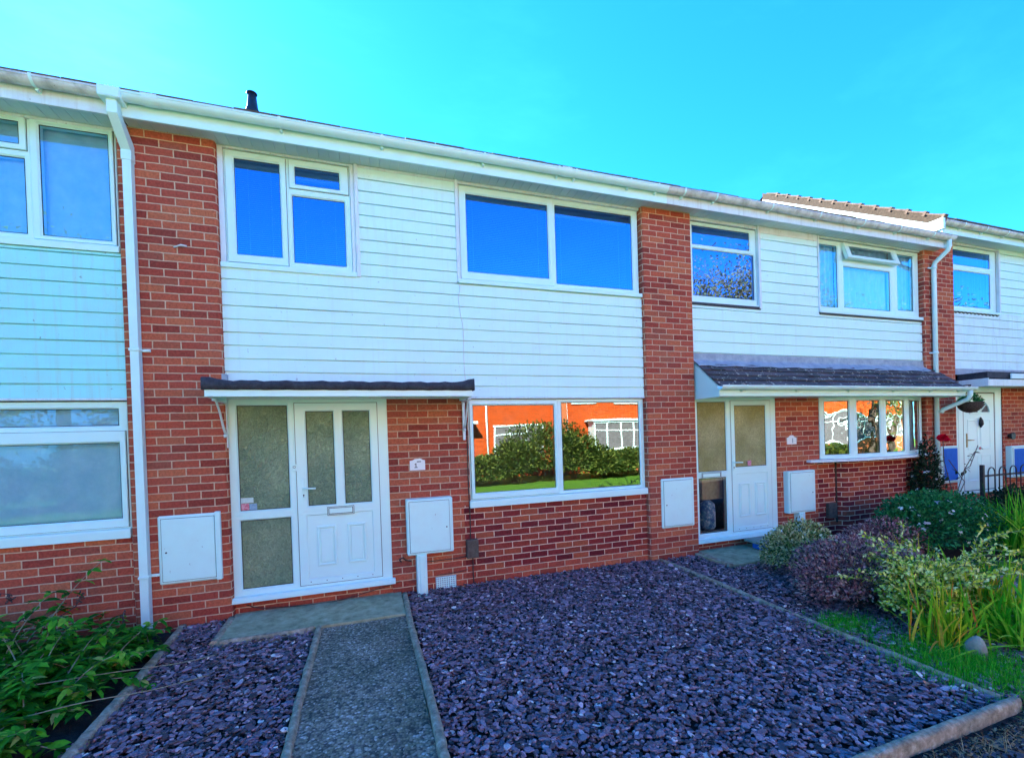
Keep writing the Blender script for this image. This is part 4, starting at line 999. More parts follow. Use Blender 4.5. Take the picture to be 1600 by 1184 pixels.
def edging(x0, y0, x1, y1, w, zt, label, h=.14, seed=0):
    """weathered concrete edging laid between two plan points"""
    L = math.hypot(x1-x0,y1-y0); n = max(3, int(L/.06)); rnd = random.Random(seed)
    dx, dy = (x1-x0)/L, (y1-y0)/L; nx_, ny_ = -dy, dx
    prof = [(-w/2,-h),(-w/2,-.012),(-w/2+.010,-.002),(-w*.2,.001),(w*.2,.001),(w/2-.010,-.002),(w/2,-.012),(w/2,-h)]
    rows = []
    for i in range(n+1):
        s = L*i/n; j = [rnd.uniform(-.0035,.0035) for _ in range(16)]; wob = .005*math.sin(s*3+seed)
        rows.append([(x0+dx*s+nx_*(a+wob+j[k]), y0+dy*s+ny_*(a+wob+j[k]), zt+b+j[8+k]*(.9 if b > -.05 else 0)+.004*math.sin(s*2.2+seed)) for k,(a,b) in enumerate(prof)])
    m = MB(); m.grid(rows, smooth=True, caps=True); o = m.build('concrete_edging', M['concrete'])
    return tag(o, label, 'edging', 'concrete edgings round the slate beds')
edging(.825,-.60,.835,-3.46,.050,.046,'concrete edging along the left side of the front path',seed=1)
edging(1.630,-.03,1.630,-3.46,.052,.050,'concrete edging along the right side of the front path, beside the big slate bed',seed=2)
edging(.79,-.600,.02,-.585,.05,.042,'short concrete edging across the front of the doorstep slab',seed=3)
edging(.0,-.015,.01,-.60,.06,.046,'short concrete edging at the left end of the doorstep slab',seed=4)
edging(-.40,-.02,-.24,-3.4,.062,.036,'concrete edging between the left slate bed and the leafy green bush',seed=5)
edging(4.93,-.03,4.885,-3.36,.046,.034,'concrete edging between the big slate bed and the planted bed',seed=6)
edging(4.93,-3.40,1.66,-3.45,.052,.044,'rough concrete kerb along the pavement at the front of the big slate bed',h=.2,seed=7)
edging(.80,-3.45,-.22,-3.45,.09,.05,'concrete kerb along the pavement in front of the left slate bed',h=.2,seed=8)
edging(5.52,-.62,5.56,-.02,.06,.05,'short concrete edging left of the neighbouring doorstep slab',seed=9)

# slate chippings
def chips(name, polys, dens, label):
    P = []
    for (x0,x1,y0,y1) in polys:
        n = int((x1-x0)*(y1-y0)*dens); P.append(np.stack([RNG.uniform(x0,x1,n), RNG.uniform(y0,y1,n)],1))
    P = np.concatenate(P); n = len(P); K = 7
    lay = RNG.uniform(0,1,n)
    zc = -.016 + lay*.040 + .006*np.sin(P[:,0]*5)*np.sin(P[:,1]*4)
    ang = RNG.uniform(0,2*PI,n); rad = RNG.lognormal(math.log(.0162),.38,n).clip(.007,.042); asp = RNG.uniform(.45,.95,n)
    th = RNG.uniform(.002,.005,n)
    tilt = np.abs(RNG.normal(0,.19,n)); ta = RNG.uniform(0,2*PI,n)
    a = np.linspace(0,2*PI,K,endpoint=False)[None]+RNG.uniform(-.3,.3,(n,K))
    rr = rad[:,None]*RNG.uniform(.72,1.12,(n,K))
    lx = rr*np.cos(a); ly = rr*np.sin(a)*asp[:,None]
    def ring(s, h):
        x = lx*s; y = ly*s
        X = x*np.cos(ang)[:,None]-y*np.sin(ang)[:,None]; Y = x*np.sin(ang)[:,None]+y*np.cos(ang)[:,None]
        d = X*np.cos(ta)[:,None]+Y*np.sin(ta)[:,None]
        Z = zc[:,None] + d*np.tan(tilt)[:,None] + h[:,None]
        return np.stack([P[:,0:1]+X, P[:,1:2]+Y, Z],2)
    V = np.concatenate([ring(.84, th), ring(1.0, th*.25), ring(.9, -th)],1).reshape(-1,3)
    k = (np.arange(n)*3*K)[:,None]
    top = (k+np.arange(K)[None])
    q1 = np.array([[K+j, K+(j+1)%K, (j+1)%K, j] for j in range(K)]); q2 = q1+K
    q2 = np.array([[2*K+j, 2*K+(j+1)%K, K+(j+1)%K, K+j] for j in range(K)])
    Q = np.concatenate([(k[:,None]+q1[None]).reshape(-1,4),(k[:,None]+q2[None]).reshape(-1,4)])
    o = npmesh(name, V, [top, Q], M['slate']); return tag(o, label, 'gravel', kind='stuff')
chips('slate_chippings', [(1.67,4.90,-3.40,.06)], 2800, 'purple slate chippings filling the big bed under the ground floor window')
chips('slate_chippings', [(-.36,.79,-3.40,-.62),(-.38,-.03,-.62,-.01)], 2800, 'purple slate chippings in the narrow bed left of the front path')
chips('slate_chippings', [(4.92,5.50,-3.36,.0),(5.5,6.6,-3.4,-.65),(6.6,8.2,-3.4,-1.9)], 2300, 'purple slate chippings under the shrubs of the planted bed on the right')

# ------------------------------------------------------------------ PLANTS
def rdirs(n, zmin=-1):
    v = unit(RNG.normal(0,1,(n*3,3))); v = v[v[:,2] >= zmin][:n]; return v
def dome(name, label, cat, c, rx, ry, h, n, lw, mt, twig, z0=0.02, lump=.25, group=None, flowers=None, up=.3):
    """dense shrub: leaves through an uneven dome, with twigs carrying them"""
    t = thing(name, label, cat, group, (c[0],c[1],0)); cx,cy = c
    k = 14; LC = rdirs(k, -.1); LR = RNG.uniform(.5,1.0,k)
    d = rdirs(n, -.25); n = len(d)
    rr = RNG.beta(4,1.3,n)
    bulge = 1+lump*(np.max(np.where(d@LC.T > .75, (d@LC.T-.75)*4*LR[None], 0),axis=1)-.35)
    r = rr*bulge
    P = np.stack([cx+d[:,0]*r*rx, cy+d[:,1]*r*ry, z0+.30*h+np.where(d[:,2]>0,d[:,2]*.70*h,d[:,2]*.42*h)*r],1)
    P[:,2] = np.maximum(P[:,2], z0+.005)
    D = unit(d+RNG.normal(0,.55,(n,3))+np.array([0,0,up])); N = unit(d*.6+np.array([0,0,.8])+RNG.normal(0,.4,(n,3)))
    L = lw[0]*RNG.uniform(.6,1.25,n); W = lw[1]*RNG.uniform(.7,1.2,n)
    f = leaf_object('foliage', mt, None, P, D, N, L, W, curl=RNG.uniform(0,.35,n))
    m = MB()
    for i in range(34):
        e = P[RNG.integers(n)]; b = Vector((cx+RNG.normal(0,rx*.12), cy+RNG.normal(0,ry*.12), z0-.02)); e = Vector(e)
        mid = (b+e)/2 + Vector((0,0,.12*h)); m.tube([b, mid, e], [.006,.004,.0015], 5)
    parts = [f, m.build('stems', twig)]
    if flowers:
        nf, fm, fl, fwid = flowers; idx = RNG.integers(0,n,nf); idx = idx[rr[idx] > .6]
        nn = len(idx); fd = d[idx]
        PP = np.repeat(P[idx]+fd*.015,5,0); FD = unit(np.cross(np.repeat(fd,5,0), RNG.normal(0,1,(nn*5,3))))
        parts.append(leaf_object('flowers', fm, None, PP, FD, np.repeat(fd,5,0), fl, fwid, curl=.1)); parts[-1]['kind'] = 'stuff'
    keep(t, *parts); return t
def archer(name, label, cat, c, n, reach, h, lw, mt, twig, gap=.022, spread=(0,2*PI), group=None, sub=2, r0=.005, tilt=(.35,1.1), petiole=.5, droopy=.35):
    """shrub of arching stems with leaf pairs along them"""
    t = thing(name, label, cat, group, (c[0],c[1],0)); m = MB(); LP=[];LD=[];LN=[]
    def stem(b, az, el, L, r, lev):
        pts = [b]; p = b.copy(); e = el; seg = max(4,int(L/.05)); a = az
        for i in range(seg):
            e -= droopy*RNG.uniform(.3,1.5)*(1.2/seg); a += RNG.normal(0,.06)
            d = Vector((math.cos(a)*math.cos(e), math.sin(a)*math.cos(e), math.sin(e)))
            p = p + d*(L/seg); pts.append(p.copy())
            if i > seg*.15 or lev:
                k = max(1,int(L/seg/gap))
                for j in range(k):
                    q = pts[-2].lerp(p, (j+.5)/k); ro = RNG.uniform(0,2*PI); s = d.cross(Vector((0,0,1))).normalized(); u = s.cross(d)
                    for sg in (1,-1):
                        o = (s*math.cos(ro)+u*math.sin(ro))*sg
                        LP.append(tuple(q)); LD.append(tuple(o*.8+d*.7+Vector((0,0,.25)))); LN.append(tuple(d*.3+Vector((0,0,1))+o*-.2))
            if lev < sub and i > 1 and RNG.random() < .33:
                stem(p, a+RNG.choice([-1,1])*RNG.uniform(.4,1.0), e+RNG.uniform(-.1,.4), L*RNG.uniform(.25,.45), r*.6, lev+1)
        m.tube(pts, [r*(1-.75*i/len(pts)) for i in range(len(pts))], 5)
    for i in range(n):
        az = RNG.uniform(*spread); el = PI/2-RNG.uniform(*tilt)
        stem(Vector((c[0]+RNG.normal(0,.04), c[1]+RNG.normal(0,.04), .0)), az, el, reach*RNG.uniform(.6,1.1), r0, 0)
    LP=np.array(LP); nn=len(LP)
    f = leaf_object('foliage', mt, None, LP, np.array(LD)+RNG.normal(0,.25,(nn,3)), np.array(LN)+RNG.normal(0,.3,(nn,3)), lw[0]*RNG.uniform(.6,1.2,nn), lw[1]*RNG.uniform(.7,1.2,nn), curl=RNG.uniform(0,.3,nn))
    keep(t, f, m.build('stems', twig)); return t
def straps(name, label, c, n, L, W, mt, spread=.22, lean=.45, droop=(.05,.5), group=None, cat='plant', fan=None):
    a = RNG.uniform(0,2*PI,n); l = np.abs(RNG.normal(0,lean,n)).clip(0,1.2)
    P = np.stack([c[0]+RNG.normal(0,spread*.4,n), c[1]+RNG.normal(0,spread*.4,n), np.full(n,-.01)],1)
    D = np.stack([np.cos(a)*np.sin(l), np.sin(a)*np.sin(l), np.cos(l)],1)
    V,Q = blades_arrays(P, D, L*RNG.uniform(.55,1.1,n), W*RNG.uniform(.6,1.2,n), RNG.uniform(*droop,n), 7, unit(np.stack([RNG.normal(0,1,n),RNG.normal(0,1,n),RNG.normal(0,.1,n)],1)))
    o = npmesh(name, V, [Q], mt, smooth=True); return tag(o, label, cat, group)
def grass(name, label, poly, dens, L, mt, W=.004, lean=.5):
    x0,x1,y0,y1 = poly; n = int((x1-x0)*(y1-y0)*dens)
    x = RNG.normal((x0+x1)/2,(x1-x0)/3.6,n); y = RNG.normal((y0+y1)/2,(y1-y0)/3.6,n)
    a = RNG.uniform(0,2*PI,n); l = np.abs(RNG.normal(0,lean,n)).clip(0,1.3)
    P = np.stack([x,y,np.full(n,-.015)],1); D = np.stack([np.cos(a)*np.sin(l), np.sin(a)*np.sin(l), np.cos(l)],1)
    V,Q = blades_arrays(P,D,L*RNG.uniform(.4,1.2,n),W,RNG.uniform(.1,.6,n),4)
    o = npmesh(name, V, [Q], mt, smooth=True); return tag(o, label, 'grass', kind='stuff')

dome('variegated_shrub','rounded shrub with small cream edged leaves nearest the neighbouring doorstep','shrub',(6.10,-1.08),.44,.36,.56,5200,(.038,.023),M['lf_euonymus'],M['twig'])
dome('purple_shrub','low sprawling shrub with dark purple leaves between the cream edged shrub and the golden one','shrub',(5.86,-1.93),.68,.48,.56,11500,(.034,.019),M['lf_purple'],M['twig_dark'],lump=.4)
archer('purple_shrub_sprawl','wiry purple twigs leaning over the slate in front of the golden shrub','shrub',(5.8,-2.05),26,.52,.4,(.032,.019),M['lf_purple'],M['twig_dark'],gap=.02,droopy=.9)
archer('golden_privet','golden variegated shrub with long arching twigs in the middle of the planted bed','shrub',(6.0,-2.38),54,.72,.7,(.042,.024),M['lf_privet'],M['twig'],gap=.024,droopy=.60,tilt=(.02,.95),r0=.006)
dome('golden_privet','dense cream and green shrub base spilling towards the grass edge under the golden twigs','shrub',(5.84,-2.46),.42,.28,.50,3000,(.040,.023),M['lf_privet'],M['twig'])
dome('rose_bush','dark blue green shrub dotted with small white flowers in front of the bowed window','shrub',(8.55,-1.02),.98,.55,.74,9500,(.05,.028),M['lf_green'],M['twig_dark'],flowers=(190,M['lf_white'],.035,.022),lump=.35)
dome('low_dark_shrub','low dark brown shrub at the wall foot beside the small brown box','shrub',(7.55,-1.05),.55,.40,.46,4200,(.04,.02),M['lf_purple'],M['twig_dark'])
dome('climbing_shrub','dark climbing shrub against the wall right of the bowed window','shrub',(10.05,-.16),.36,.16,1.34,2400,(.055,.032),M['lf_dark'],M['twig_dark'],flowers=(40,M['lf_white'],.03,.02))
dome('boundary_shrub','dark green shrub at the foot of the far pier','shrub',(10.9,-.9),.5,.4,.62,2600,(.06,.03),M['lf_dark'],M['twig_dark'])
dome('boundary_shrub','mixed green shrub behind the hooped railing at the right edge','shrub',(12.2,-1.1),.8,.5,.62,3600,(.06,.03),M['lf_green'],M['twig_dark'])
G = 'clumps of strap leaves'
straps('strap_leaf_plant','yellow green strap leaved clump just behind the grass edge',(5.42,-2.80),110,.62,.024,M['lf_strap'],lean=.35,group=G)
straps('strap_leaf_plant','red tipped strap leaved clump right of the golden shrub',(6.15,-2.70),150,.74,.028,M['lf_strap'],lean=.32,group=G)
straps('strap_leaf_plant','large arching green strap leaved clump at the right edge',(5.98,-3.0),190,.72,.032,M['lf_strap_g'],lean=.65,droop=(.2,.8),group=G)
straps('strap_leaf_plant','bright green upright clump in front of the hooped railing',(9.25,-1.62),260,.95,.026,M['lf_strap_g'],lean=.38,spread=.3,group=G)
straps('strap_leaf_plant','yellowish strap clump at the right edge by the railing',(10.4,-1.7),180,.9,.028,M['lf_strap'],lean=.5,spread=.4,group=G)
straps('strap_leaf_plant','small yellow green tuft between the purple and golden shrubs',(6.85,-1.85),34,.55,.02,M['lf_strap'],lean=.4,group=G)
straps('strap_leaf_plant','thin pale strap tuft over the low dark shrub',(7.2,-1.45),26,.6,.014,M['lf_strap'],lean=.5,group=G)
grass('grass_patch','bright green grass tuft growing over the edging by the purple shrub',(4.85,5.35,-2.46,-2.10),14000,.10,M['grass'])
grass('grass_patch','bright green grass along the edging in front of the strap leaves',(4.86,5.55,-3.36,-2.66),17000,.12,M['grass'])
grass('grass_patch','green ground cover behind the golden shrub',(7.0,9.4,-2.6,-1.7),1500,.10,M['grass'])
grass('grass_patch','small green weeds in the slate by the cream edged shrub',(5.25,5.65,-1.65,-1.35),1600,.04,M['lf_green'])
grass('dry_grass','dry straw coloured grass tuft at the front kerb corner',(4.92,5.25,-3.62,-3.38),9000,.11,M['grass_dry'],lean=.8)
grass('dry_grass','dry straw scattered along the foot of the front kerb',(3.9,5.1,-3.62,-3.50),1300,.09,M['grass_dry'],lean=1.3)

def boulder(name, label, c, s, seed, mt, cat='stone', h=1.0):
    bm = bmesh.new(); bmesh.ops.create_icosphere(bm, subdivisions=4, radius=1); rnd = np.random.default_rng(seed); K = unit(rnd.normal(0,1,(10,3)))
    for v in bm.verts:
        d = np.array(v.co); k = 1 + .10*np.sum(np.sin(K@d*3.1+np.arange(10)))/3
        v.co = Vector((c[0]+d[0]*s[0]*k, c[1]+d[1]*s[1]*k, c[2]+d[2]*s[2]*k))
    me = bpy.data.meshes.new(name); bm.to_mesh(me); bm.free(); me.polygons.foreach_set('use_smooth',[True]*len(me.polygons)); me.materials.append(mt)
    o = bpy.data.objects.new(name, me); COL.objects.link(o); return tag(o, label, cat)
boulder('boulder','pale rounded stone half buried in the grass edge', (5.42,-2.98,.05), (.055,.055,.105), 3, M['stone'])
boulder('flat_stone','flat pale stone lying on the slate under the cream edged shrub', (5.75,-1.42,.02), (.16,.10,.03), 5, M['stone'])
# dark soil clods beyond the kerb
for i,(x,y,s) in enumerate(((4.80,-3.60,.05),(5.0,-3.66,.06),(5.12,-3.60,.05))):
    boulder('soil_clod', ('small dark soil clod just past the kerb corner','larger dark soil clod on the pavement edge','dark soil clod under the dry grass tuft')[i], (x,y,-.02), (s*1.4,s,s*.5), 20+i, M['soil'], 'soil')
# orange leaf
lo = leaf_object('fallen_leaf', M['dry_leaf'], None, [(4.62,-3.12,.035)], [(1,.2,.05)], [(0,0,1)], .085, .06, fold=.5, curl=.3); tag(lo, 'single fallen orange leaf lying on the slate near the front corner', 'leaf')
# brick and slab step by the neighbour's door
m = MB(); m.box(6.35,6.72,-.42,.0,.115,.155,.006); st = m.build('step_slab', M['stone']); tag(st,'small pale slab propped below the neighbouring door threshold','slab')
m = MB(); m.box(6.40,6.55,-.36,-.1,.036,.114,.004); tag(m.build('plastic_block', M['blue_box']),'small blue plastic block under the propped slab','block')

# rose: thin stems with a red bloom in front of the far pier
RS = thing('climbing_rose','thin thorny rose with one red bloom in front of the far downpipe','rose',None,(9.9,-.55,0))
m = MB(); LP=[];LD=[]
for pts in ([(9.9,-.55,0),(9.95,-.55,.6),(9.85,-.5,1.1),(9.93,-.45,1.42)],[(9.95,-.5,0),(10.1,-.5,.5),(10.35,-.5,.95),(10.62,-.5,1.22)],[(10.0,-.5,.3),(10.35,-.5,.75),(10.0,-.48,1.12)],[(10.35,-.5,.95),(10.5,-.5,1.0),(10.75,-.48,1.32)]):
    m.tube(pts, .006, 5)
    for k in range(len(pts)-1):
        for j in range(4):
            q = Vector(pts[k]).lerp(Vector(pts[k+1]),(j+RNG.random())/4)
            if q.z > .7 and RNG.random() < .7: LP.append(tuple(q)); LD.append(tuple(RNG.normal(0,1,3)))
n_ = len(LP); lf = leaf_object('foliage', M['lf_dark'], None, np.array(LP), np.array(LD), np.tile([0,-.5,1],(n_,1)), .085, .05)
pd = rdirs(60,-.3); pet = leaf_object('bloom', M['red_petal'], None, np.array([(9.93,-.45,1.44)]*len(pd)), pd*[.8,.8,1]+[0,0,.4], rdirs(len(pd)), .095, .09, curl=.5)
keep(RS, m.build('stems', M['twig_dark']), lf, pet)
# hanging basket
HB = thing('hanging_basket','wicker hanging basket with trailing green leaves by the far white door','basket',None,(11.35,-.32,1.95))
bx,by,bz = 10.98,-.28,2.03
HB.location=(bx,by,bz-.12)
m = MB(); rows=[[(bx+.19*math.cos(2*PI*j/20)*math.sin(t),by+.16*math.sin(2*PI*j/20)*math.sin(t),bz-.17*math.cos(t)) for j in range(20)] for t in np.linspace(.05,PI/2,7)]
m.grid(rows,closed=True); m.tube([(bx+.19*math.cos(2*PI*j/20),by+.16*math.sin(2*PI*j/20),bz) for j in range(21)], .012, 6); ba = m.build('basket', M['wicker'])
m = MB()
for j in range(3): m.tube([(bx+.18*math.cos(2*PI*j/3),by+.15*math.sin(2*PI*j/3),bz),(bx,by,bz+.24)], .003, 4)
m.tube([(bx,by,bz+.24),(bx+.01,by,bz+.28),(bx-.02,by,bz+.30),(bx-.03,by,bz+.27)], .005, 5); m.tube([(bx,.0,bz+.30),(bx,by-.02,bz+.30),(bx,by,bz+.27)], .008, 5); ch = m.build('chains', M['dark_metal'])
d_ = rdirs(420,-.1); n_ = len(d_); f = leaf_object('foliage', M['lf_green'], None, np.array([bx,by,bz+.02])+d_*np.array([.17,.14,.13])*RNG.uniform(.4,1,(n_,1)), d_+RNG.normal(0,.4,(n_,3)), rdirs(n_), .045,.02)
keep(HB, ba, ch, f)
# hooped railing
FN = thing('hooped_railing','low black hooped metal railing at the right edge before the far door','railing',None,(10.8,-.5,0))
m = MB(); m.box(10.78,10.83,-.525,-.475,-.05,1.0,.006); po = m.build('post', M['dark_metal'])
m = MB(); m.box(10.83,14.5,-.51,-.49,.80,.83,.003); m.box(10.83,14.5,-.51,-.49,.12,.15,.003); ra = m.build('rail', M['dark_metal'])
hp = []
for k in range(12):
    x = 10.93+k*.30; mm = MB(); mm.tube([(x,-.515,.0),(x,-.515,.86)]+[(x+.09-.09*math.cos(PI*i/8),-.515,.86+.09*math.sin(PI*i/8)) for i in range(1,8)]+[(x+.18,-.515,.86),(x+.18,-.515,0)], .009, 8); hp.append(mm.build('hoop', M['dark_metal']))
keep(FN, po, ra, *hp)

# ------------------------------------------------------------------ LEFT LEAFY BUSH
def bigbush(name, label, spots, mt, group=None):
    t = thing(name, label, 'shrub', group, (spots[0][0],spots[0][1],0)); m = MB(); LP=[];LD=[];LN=[];LL=[]
    for (x,y,n,h) in spots:
        for i in range(n):
            az = RNG.uniform(0,2*PI); el = RNG.uniform(.75,1.45); L = h*RNG.uniform(.6,1.1)
            p = Vector((x+RNG.normal(0,.07),y+RNG.normal(0,.07),-.02)); pts=[p.copy()]; seg=9; e=el
            for s in range(seg):
                e -= .13*RNG.uniform(.3,1.6); d = Vector((math.cos(az)*math.cos(e),math.sin(az)*math.cos(e),math.sin(e))); p = p+d*(L/seg); pts.append(p.copy())
                if s > 0:
                    for k in range(5):
                        a2 = RNG.uniform(0,2*PI); o = Vector((math.cos(a2),math.sin(a2),RNG.uniform(-.1,.45)))
                        LP.append(tuple(p)); LD.append(tuple(o+d*.3)); LN.append((RNG.normal(0,.25),RNG.normal(0,.25),1)); LL.append(RNG.uniform(.07,.135)*(1.1-.3*s/seg))
            m.tube(pts,[.006*(1-.7*i/len(pts)) for i in range(len(pts))],5)
    LL=np.array(LL); f = leaf_object('foliage', mt, None, np.array(LP),np.array(LD),np.array(LN),LL,LL*.42,fold=.18,curl=RNG.uniform(.15,.75,len(LL)))
    keep(t, f, m.build('stems', M['twig'])); return t
bigbush('leafy_shrub','large bright green leafy shrub filling the bottom left corner',[(-.72,-.9,13,.48),(-.95,-.75,13,.55),(-.80,-1.3,14,.54),(-.78,-1.5,12,.48),(-1.0,-1.2,13,.6),(-.82,-1.95,12,.5),(-1.3,-.85,12,.6),(-.85,-1.65,12,.56)],M['lf_bright'])
bigbush('leafy_shrub','low bright green leafy growth at the foot of the left downpipe',[(-.72,-.35,10,.26),(-1.0,-.40,12,.36),(-.62,-.50,9,.24),(-1.35,-.40,12,.40),(-1.75,-.5,12,.5)],M['lf_bright'])
bigbush('leafy_shrub','tall green leafy stems rising at the left edge below the big window',[(-1.22,-.62,7,1.0),(-1.45,-.50,6,.95),(-1.08,-.95,5,.95)],M['lf_bright'])
# dried flower stalks
DS = thing('dead_flower_stalk','dark dried flower stalks standing above the left green shrub','plant',None,(-1.3,-.45,0))
m = MB(); m2 = MB()
for pts in ([(-1.25,-.5,.0),(-1.2,-.42,.3),(-1.02,-.38,.42),(-.98,-.36,.52)],[(-1.55,-.5,.1),(-1.50,-.45,.5),(-1.46,-.42,.60),(-1.43,-.4,.585),(-1.42,-.4,.53)],[(-1.4,-.5,.1),(-1.36,-.45,.36),(-1.28,-.42,.42)],[(-.78,-.25,0),(-.77,-.22,.28)]):
    m.tube(pts,.005,5)
    e = Vector(pts[-1]); b = Vector(pts[-2])
    m2 = MB()
    for k in range(14):
        q = e.lerp(b, k/18); j = Vector(RNG.normal(0,.008,3)); m2.tube([q+j, q+j+Vector(RNG.normal(0,.012,3))],[.008,.004],5)
    keep(DS, m2.build('seed_head', M['twig_dark']))
keep(DS, m.build('stalks', M['twig_dark']))
# long dry creepers across the slate
q = []
for k,pts in enumerate(([(-.9,-1.7,.15),(-.5,-1.5,.12),(-.15,-1.35,.06),(.15,-1.2,.03)],[(-.8,-1.3,.2),(-.45,-1.15,.14),(-.1,-1.0,.07),(.1,-.85,.03)],[(-.9,-2.2,.12),(-.45,-2.1,.1),(-.1,-2.1,.04)])):
    o = cable(None, pts, .0035, M['twig'], 'creeper_stem'); tag(o, ('pale dry stem trailing over the left slate, middle of three','pale dry stem trailing over the left slate nearest the house','pale dry stem trailing over the left slate nearest the camera')[k],'stem','dry stems over the slate')

# ------------------------------------------------------------------ ACROSS THE GREEN (seen mirrored in the windows)
YO = -13.9
def opposite(x0, kind):
    W = 6.0; h = thing('opposite_house', ('sunlit orange brick house with a wide window across the green','sunlit orange brick house with a white bay window across the green')[kind], 'house', 'orange brick houses across the green mirrored in the windows', (x0,YO,0))
    P = []
    m = MB(); zt = 5.0
    def wq(xa,xb,za,zb,y=YO): m.face([(xb,y,za),(xa,y,za),(xa,y,zb),(xb,y,zb)],[(xb,za),(xa,za),(xa,zb),(xb,zb)])
    wq(x0,x0+W,-.1,zt); P.append(m.build('brick_wall', M['brick_opp']))
    m = MB()
    m.box(x0+W-.45,x0+W,YO,YO+.45,-.1,zt,.01); 
    P.append(m.build('pier', M['brick_opp']))
    def win(xa,xb,za,zb,n,y=YO,out=.0):
        f = MB(); g = MB()
        f.box(xa-.07,xb+.07,y+.01,y+.07+out,za-.12,za,.01); f.box(xa-.07,xb+.07,y+.01,y+.07+out,zb,zb+.08,.01)
        for i in range(n+1):
            xx = xa+(xb-xa)*i/n; f.box(xx-.035,xx+.035,y+.01,y+.06+out,za,zb,.005)
        f.box(xa,xb,y+.01,y+.055+out,zb-.38,zb-.32,.004)
        g.face([(xb,y+.02+out,za),(xa,y+.02+out,za),(xa,y+.02+out,zb),(xb,y+.02+out,zb)])
        w_ = f.build('window', M['upvc']); gg = g.build('pane', M['curtain_dark'], w_); return w_
    if kind == 0: P.append(win(x0+2.6,x0+4.9,1.0,2.2,3)); 
    else:
        b = MB(); b.box(x0+1.2,x0+4.1,YO,YO+.7,-.1,.95,.01); P.append(b.build('bay_wall', M['brick_opp'])); P.append(win(x0+1.3,x0+4.0,1.05,2.25,4,YO+.1,.55)); 
        b = MB(); b.box(x0+1.1,x0+4.2,YO,YO+.8,2.33,2.43,.02); P.append(b.build('bay_roof', M['upvc']))
    P.append(win(x0+.5,x0+1.7,3.3,4.5,2)); P.append(win(x0+2.8,x0+5.0,3.3,4.5,3))
    d = MB(); dx_ = x0+(.6 if kind == 0 else 4.7); d.box(dx_,dx_+.95,YO+.01,YO+.06,0,2.1,.01); P.append(d.build('door', M['upvc']))
    d = MB(); d.box(dx_-.15,dx_+1.1,YO,YO+.8,2.3,2.42,.01); P.append(d.build('porch', M['upvc']))
    d = MB(); d.tube([(x0+2.25-2.1*kind,YO+.08,0),(x0+2.25-2.1*kind,YO+.08,zt)],.04,8); P.append(d.build('downpipe', M['gutter']))
    d = MB(); d.box(x0,x0+W,YO,YO+.4,zt,zt+.2,.01); P.append(d.build('fascia', M['upvc']))
    r = MB(); r.face([(x0,YO+.45,zt+.15),(x0+W,YO+.45,zt+.15),(x0+W,YO-3.5,zt+2.6),(x0,YO-3.5,zt+2.6)]); r.face([(x0,YO-3.5,zt+2.6),(x0+W,YO-3.5,zt+2.6),(x0+W,YO-7.5,zt),(x0,YO-7.5,zt)]); P.append(r.build('roof', M['tile_opp']))
    keep(h, *P)
for i in range(4, 12): opposite(-25.9+i*6.0, (i+1)%2)

def tree(label, x, y, h, r, n, mt, seed, group='trees across the green'):
    t = thing('tree', label, 'tree', group, (x,y,0)); m = MB(); rn = np.random.default_rng(seed)
    m.tube([(x,y,-.1),(x+.05,y,h*.2),(x,y+.1,h*.45),(x+.1,y,h*.8)],[.22,.17,.12,.03],8)
    tips = []
    for i in range(16):
        z = h*rn.uniform(.25,.75); a = rn.uniform(0,2*PI); L = r*rn.uniform(.5,1.0)
        e = (x+math.cos(a)*L,y+math.sin(a)*L,z+L*rn.uniform(.3,.8)); m.tube([(x,y,z),((x+e[0])/2,(y+e[1])/2,(z+e[2])/2+.1),e],[.06,.04,.012],5); tips.append(e)
    n = int(n*3.0)
    tips += [(x,y,h*.9)]; tips = np.array(tips)
    c = tips[rn.integers(0,len(tips),n)]; P = c + rn.normal(0,1,(n,3))*r*.24
    D = unit(rn.normal(0,1,(n,3))); f = leaf_object('crown', mt, None, P, D, unit(rn.normal(0,1,(n,3))), .12, .08)
    keep(t, f, m.build('trunk', M['bark']))
tree('green and brown tree on the green, mirrored in the right neighbour\'s upstairs window', 17.6,-10.4,9.0,2.9,9000,M['lf_autumn'],1)
tree('broad green tree on the green, mirrored beside the autumn one', 21.5,-10.0,7.4,2.6,8000,M['lf_tree'],2)
tree('green tree across the green, mirrored at the far right', 31,-10.5,8.2,2.8,6000,M['lf_tree'],3)
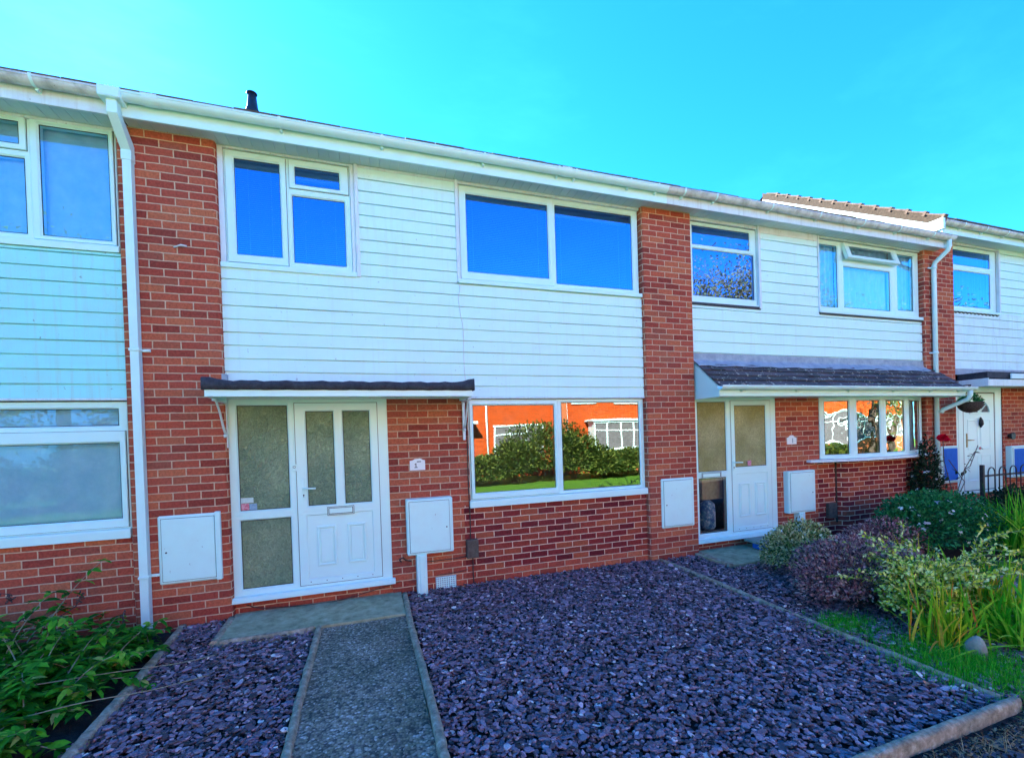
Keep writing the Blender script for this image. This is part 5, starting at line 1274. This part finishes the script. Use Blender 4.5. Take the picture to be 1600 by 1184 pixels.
for k,(x,y,rx,h) in enumerate(((6.7,-11.0,.8,1.5),(9.2,-11.0,.8,1.7),(10.4,-10.9,.7,1.0),(13.6,-10.8,.7,1.3))):
    dome('hedge_bush', ('narrow bush left of the tallest hedge bush mirrored in the glass','leggy bush on the right flank of the tallest mirrored hedge bush','low bush between the tallest and the right mirrored bushes','upright bush before the mirrored bay window')[k], 'bush', (x,y), rx, .7, h, 3800, (.17,.06), M['lf_hedge'], M['twig_dark'], lump=.7, group='bushes across the green')
for k,(x,y,rx,h) in enumerate(((5.2,-11.3,1.5,1.0),(8.2,-11.2,2.2,2.15),(11.9,-11.6,1.6,.95),(-5.6,-11.2,2.0,2.0),(-9.5,-10.8,1.8,1.7))):
    dome('hedge_bush', ('dark hedge bush mirrored in the left half of the ground floor window','largest dark hedge bush mirrored in the ground floor window','low hedge bush mirrored in the right half of the ground floor window','hedge bush mirrored in the left neighbour\'s window','farther hedge bush mirrored in the left neighbour\'s window')[k], 'bush', (x,y), rx, 1.0, h, 9000, (.13,.07), M['lf_hedge'], M['twig_dark'], lump=.35, group='bushes across the green')

tree('tall green tree mirrored in the big window of the green boarded house', -7.2,-11.5,7.5,2.8,7000,M['lf_tree'],5)
tree('tall green tree farther left across the green', -11.5,-12.5,8.5,3.0,7000,M['lf_tree'],6)
tree('tall green tree left of the orange houses', -4.4,-15.5,8.0,2.6,5000,M['lf_tree'],8)
# dead leaves and grit at the kerb foot
n = 900; x = RNG.uniform(2.9,5.4,n); y = -3.47-np.abs(RNG.normal(0,.07,n)); 
o = leaf_object('leaf_litter', M['grass_dry'], None, np.stack([x,y,np.full(n,-.02)],1), np.stack([RNG.normal(0,1,n),RNG.normal(0,1,n),RNG.normal(.1,.15,n)],1), np.stack([RNG.normal(0,.3,n),RNG.normal(0,.3,n),np.ones(n)],1), RNG.uniform(.01,.035,n), RNG.uniform(.006,.016,n)); tag(o,'dead leaves and straw bits lying along the foot of the front kerb','leaves',kind='stuff')
n = 2600; x = RNG.uniform(2.9,5.6,n); y = -3.46-np.abs(RNG.normal(0,.10,n))
o = leaf_object('soil_crumbs', M['soil'], None, np.stack([x,y,np.full(n,-.025)],1), RNG.normal(0,1,(n,3)), RNG.normal(0,1,(n,3)), RNG.uniform(.01,.03,n), RNG.uniform(.01,.02,n)); tag(o,'dark soil crumbs spilled on the pavement along the front kerb','soil',kind='stuff')
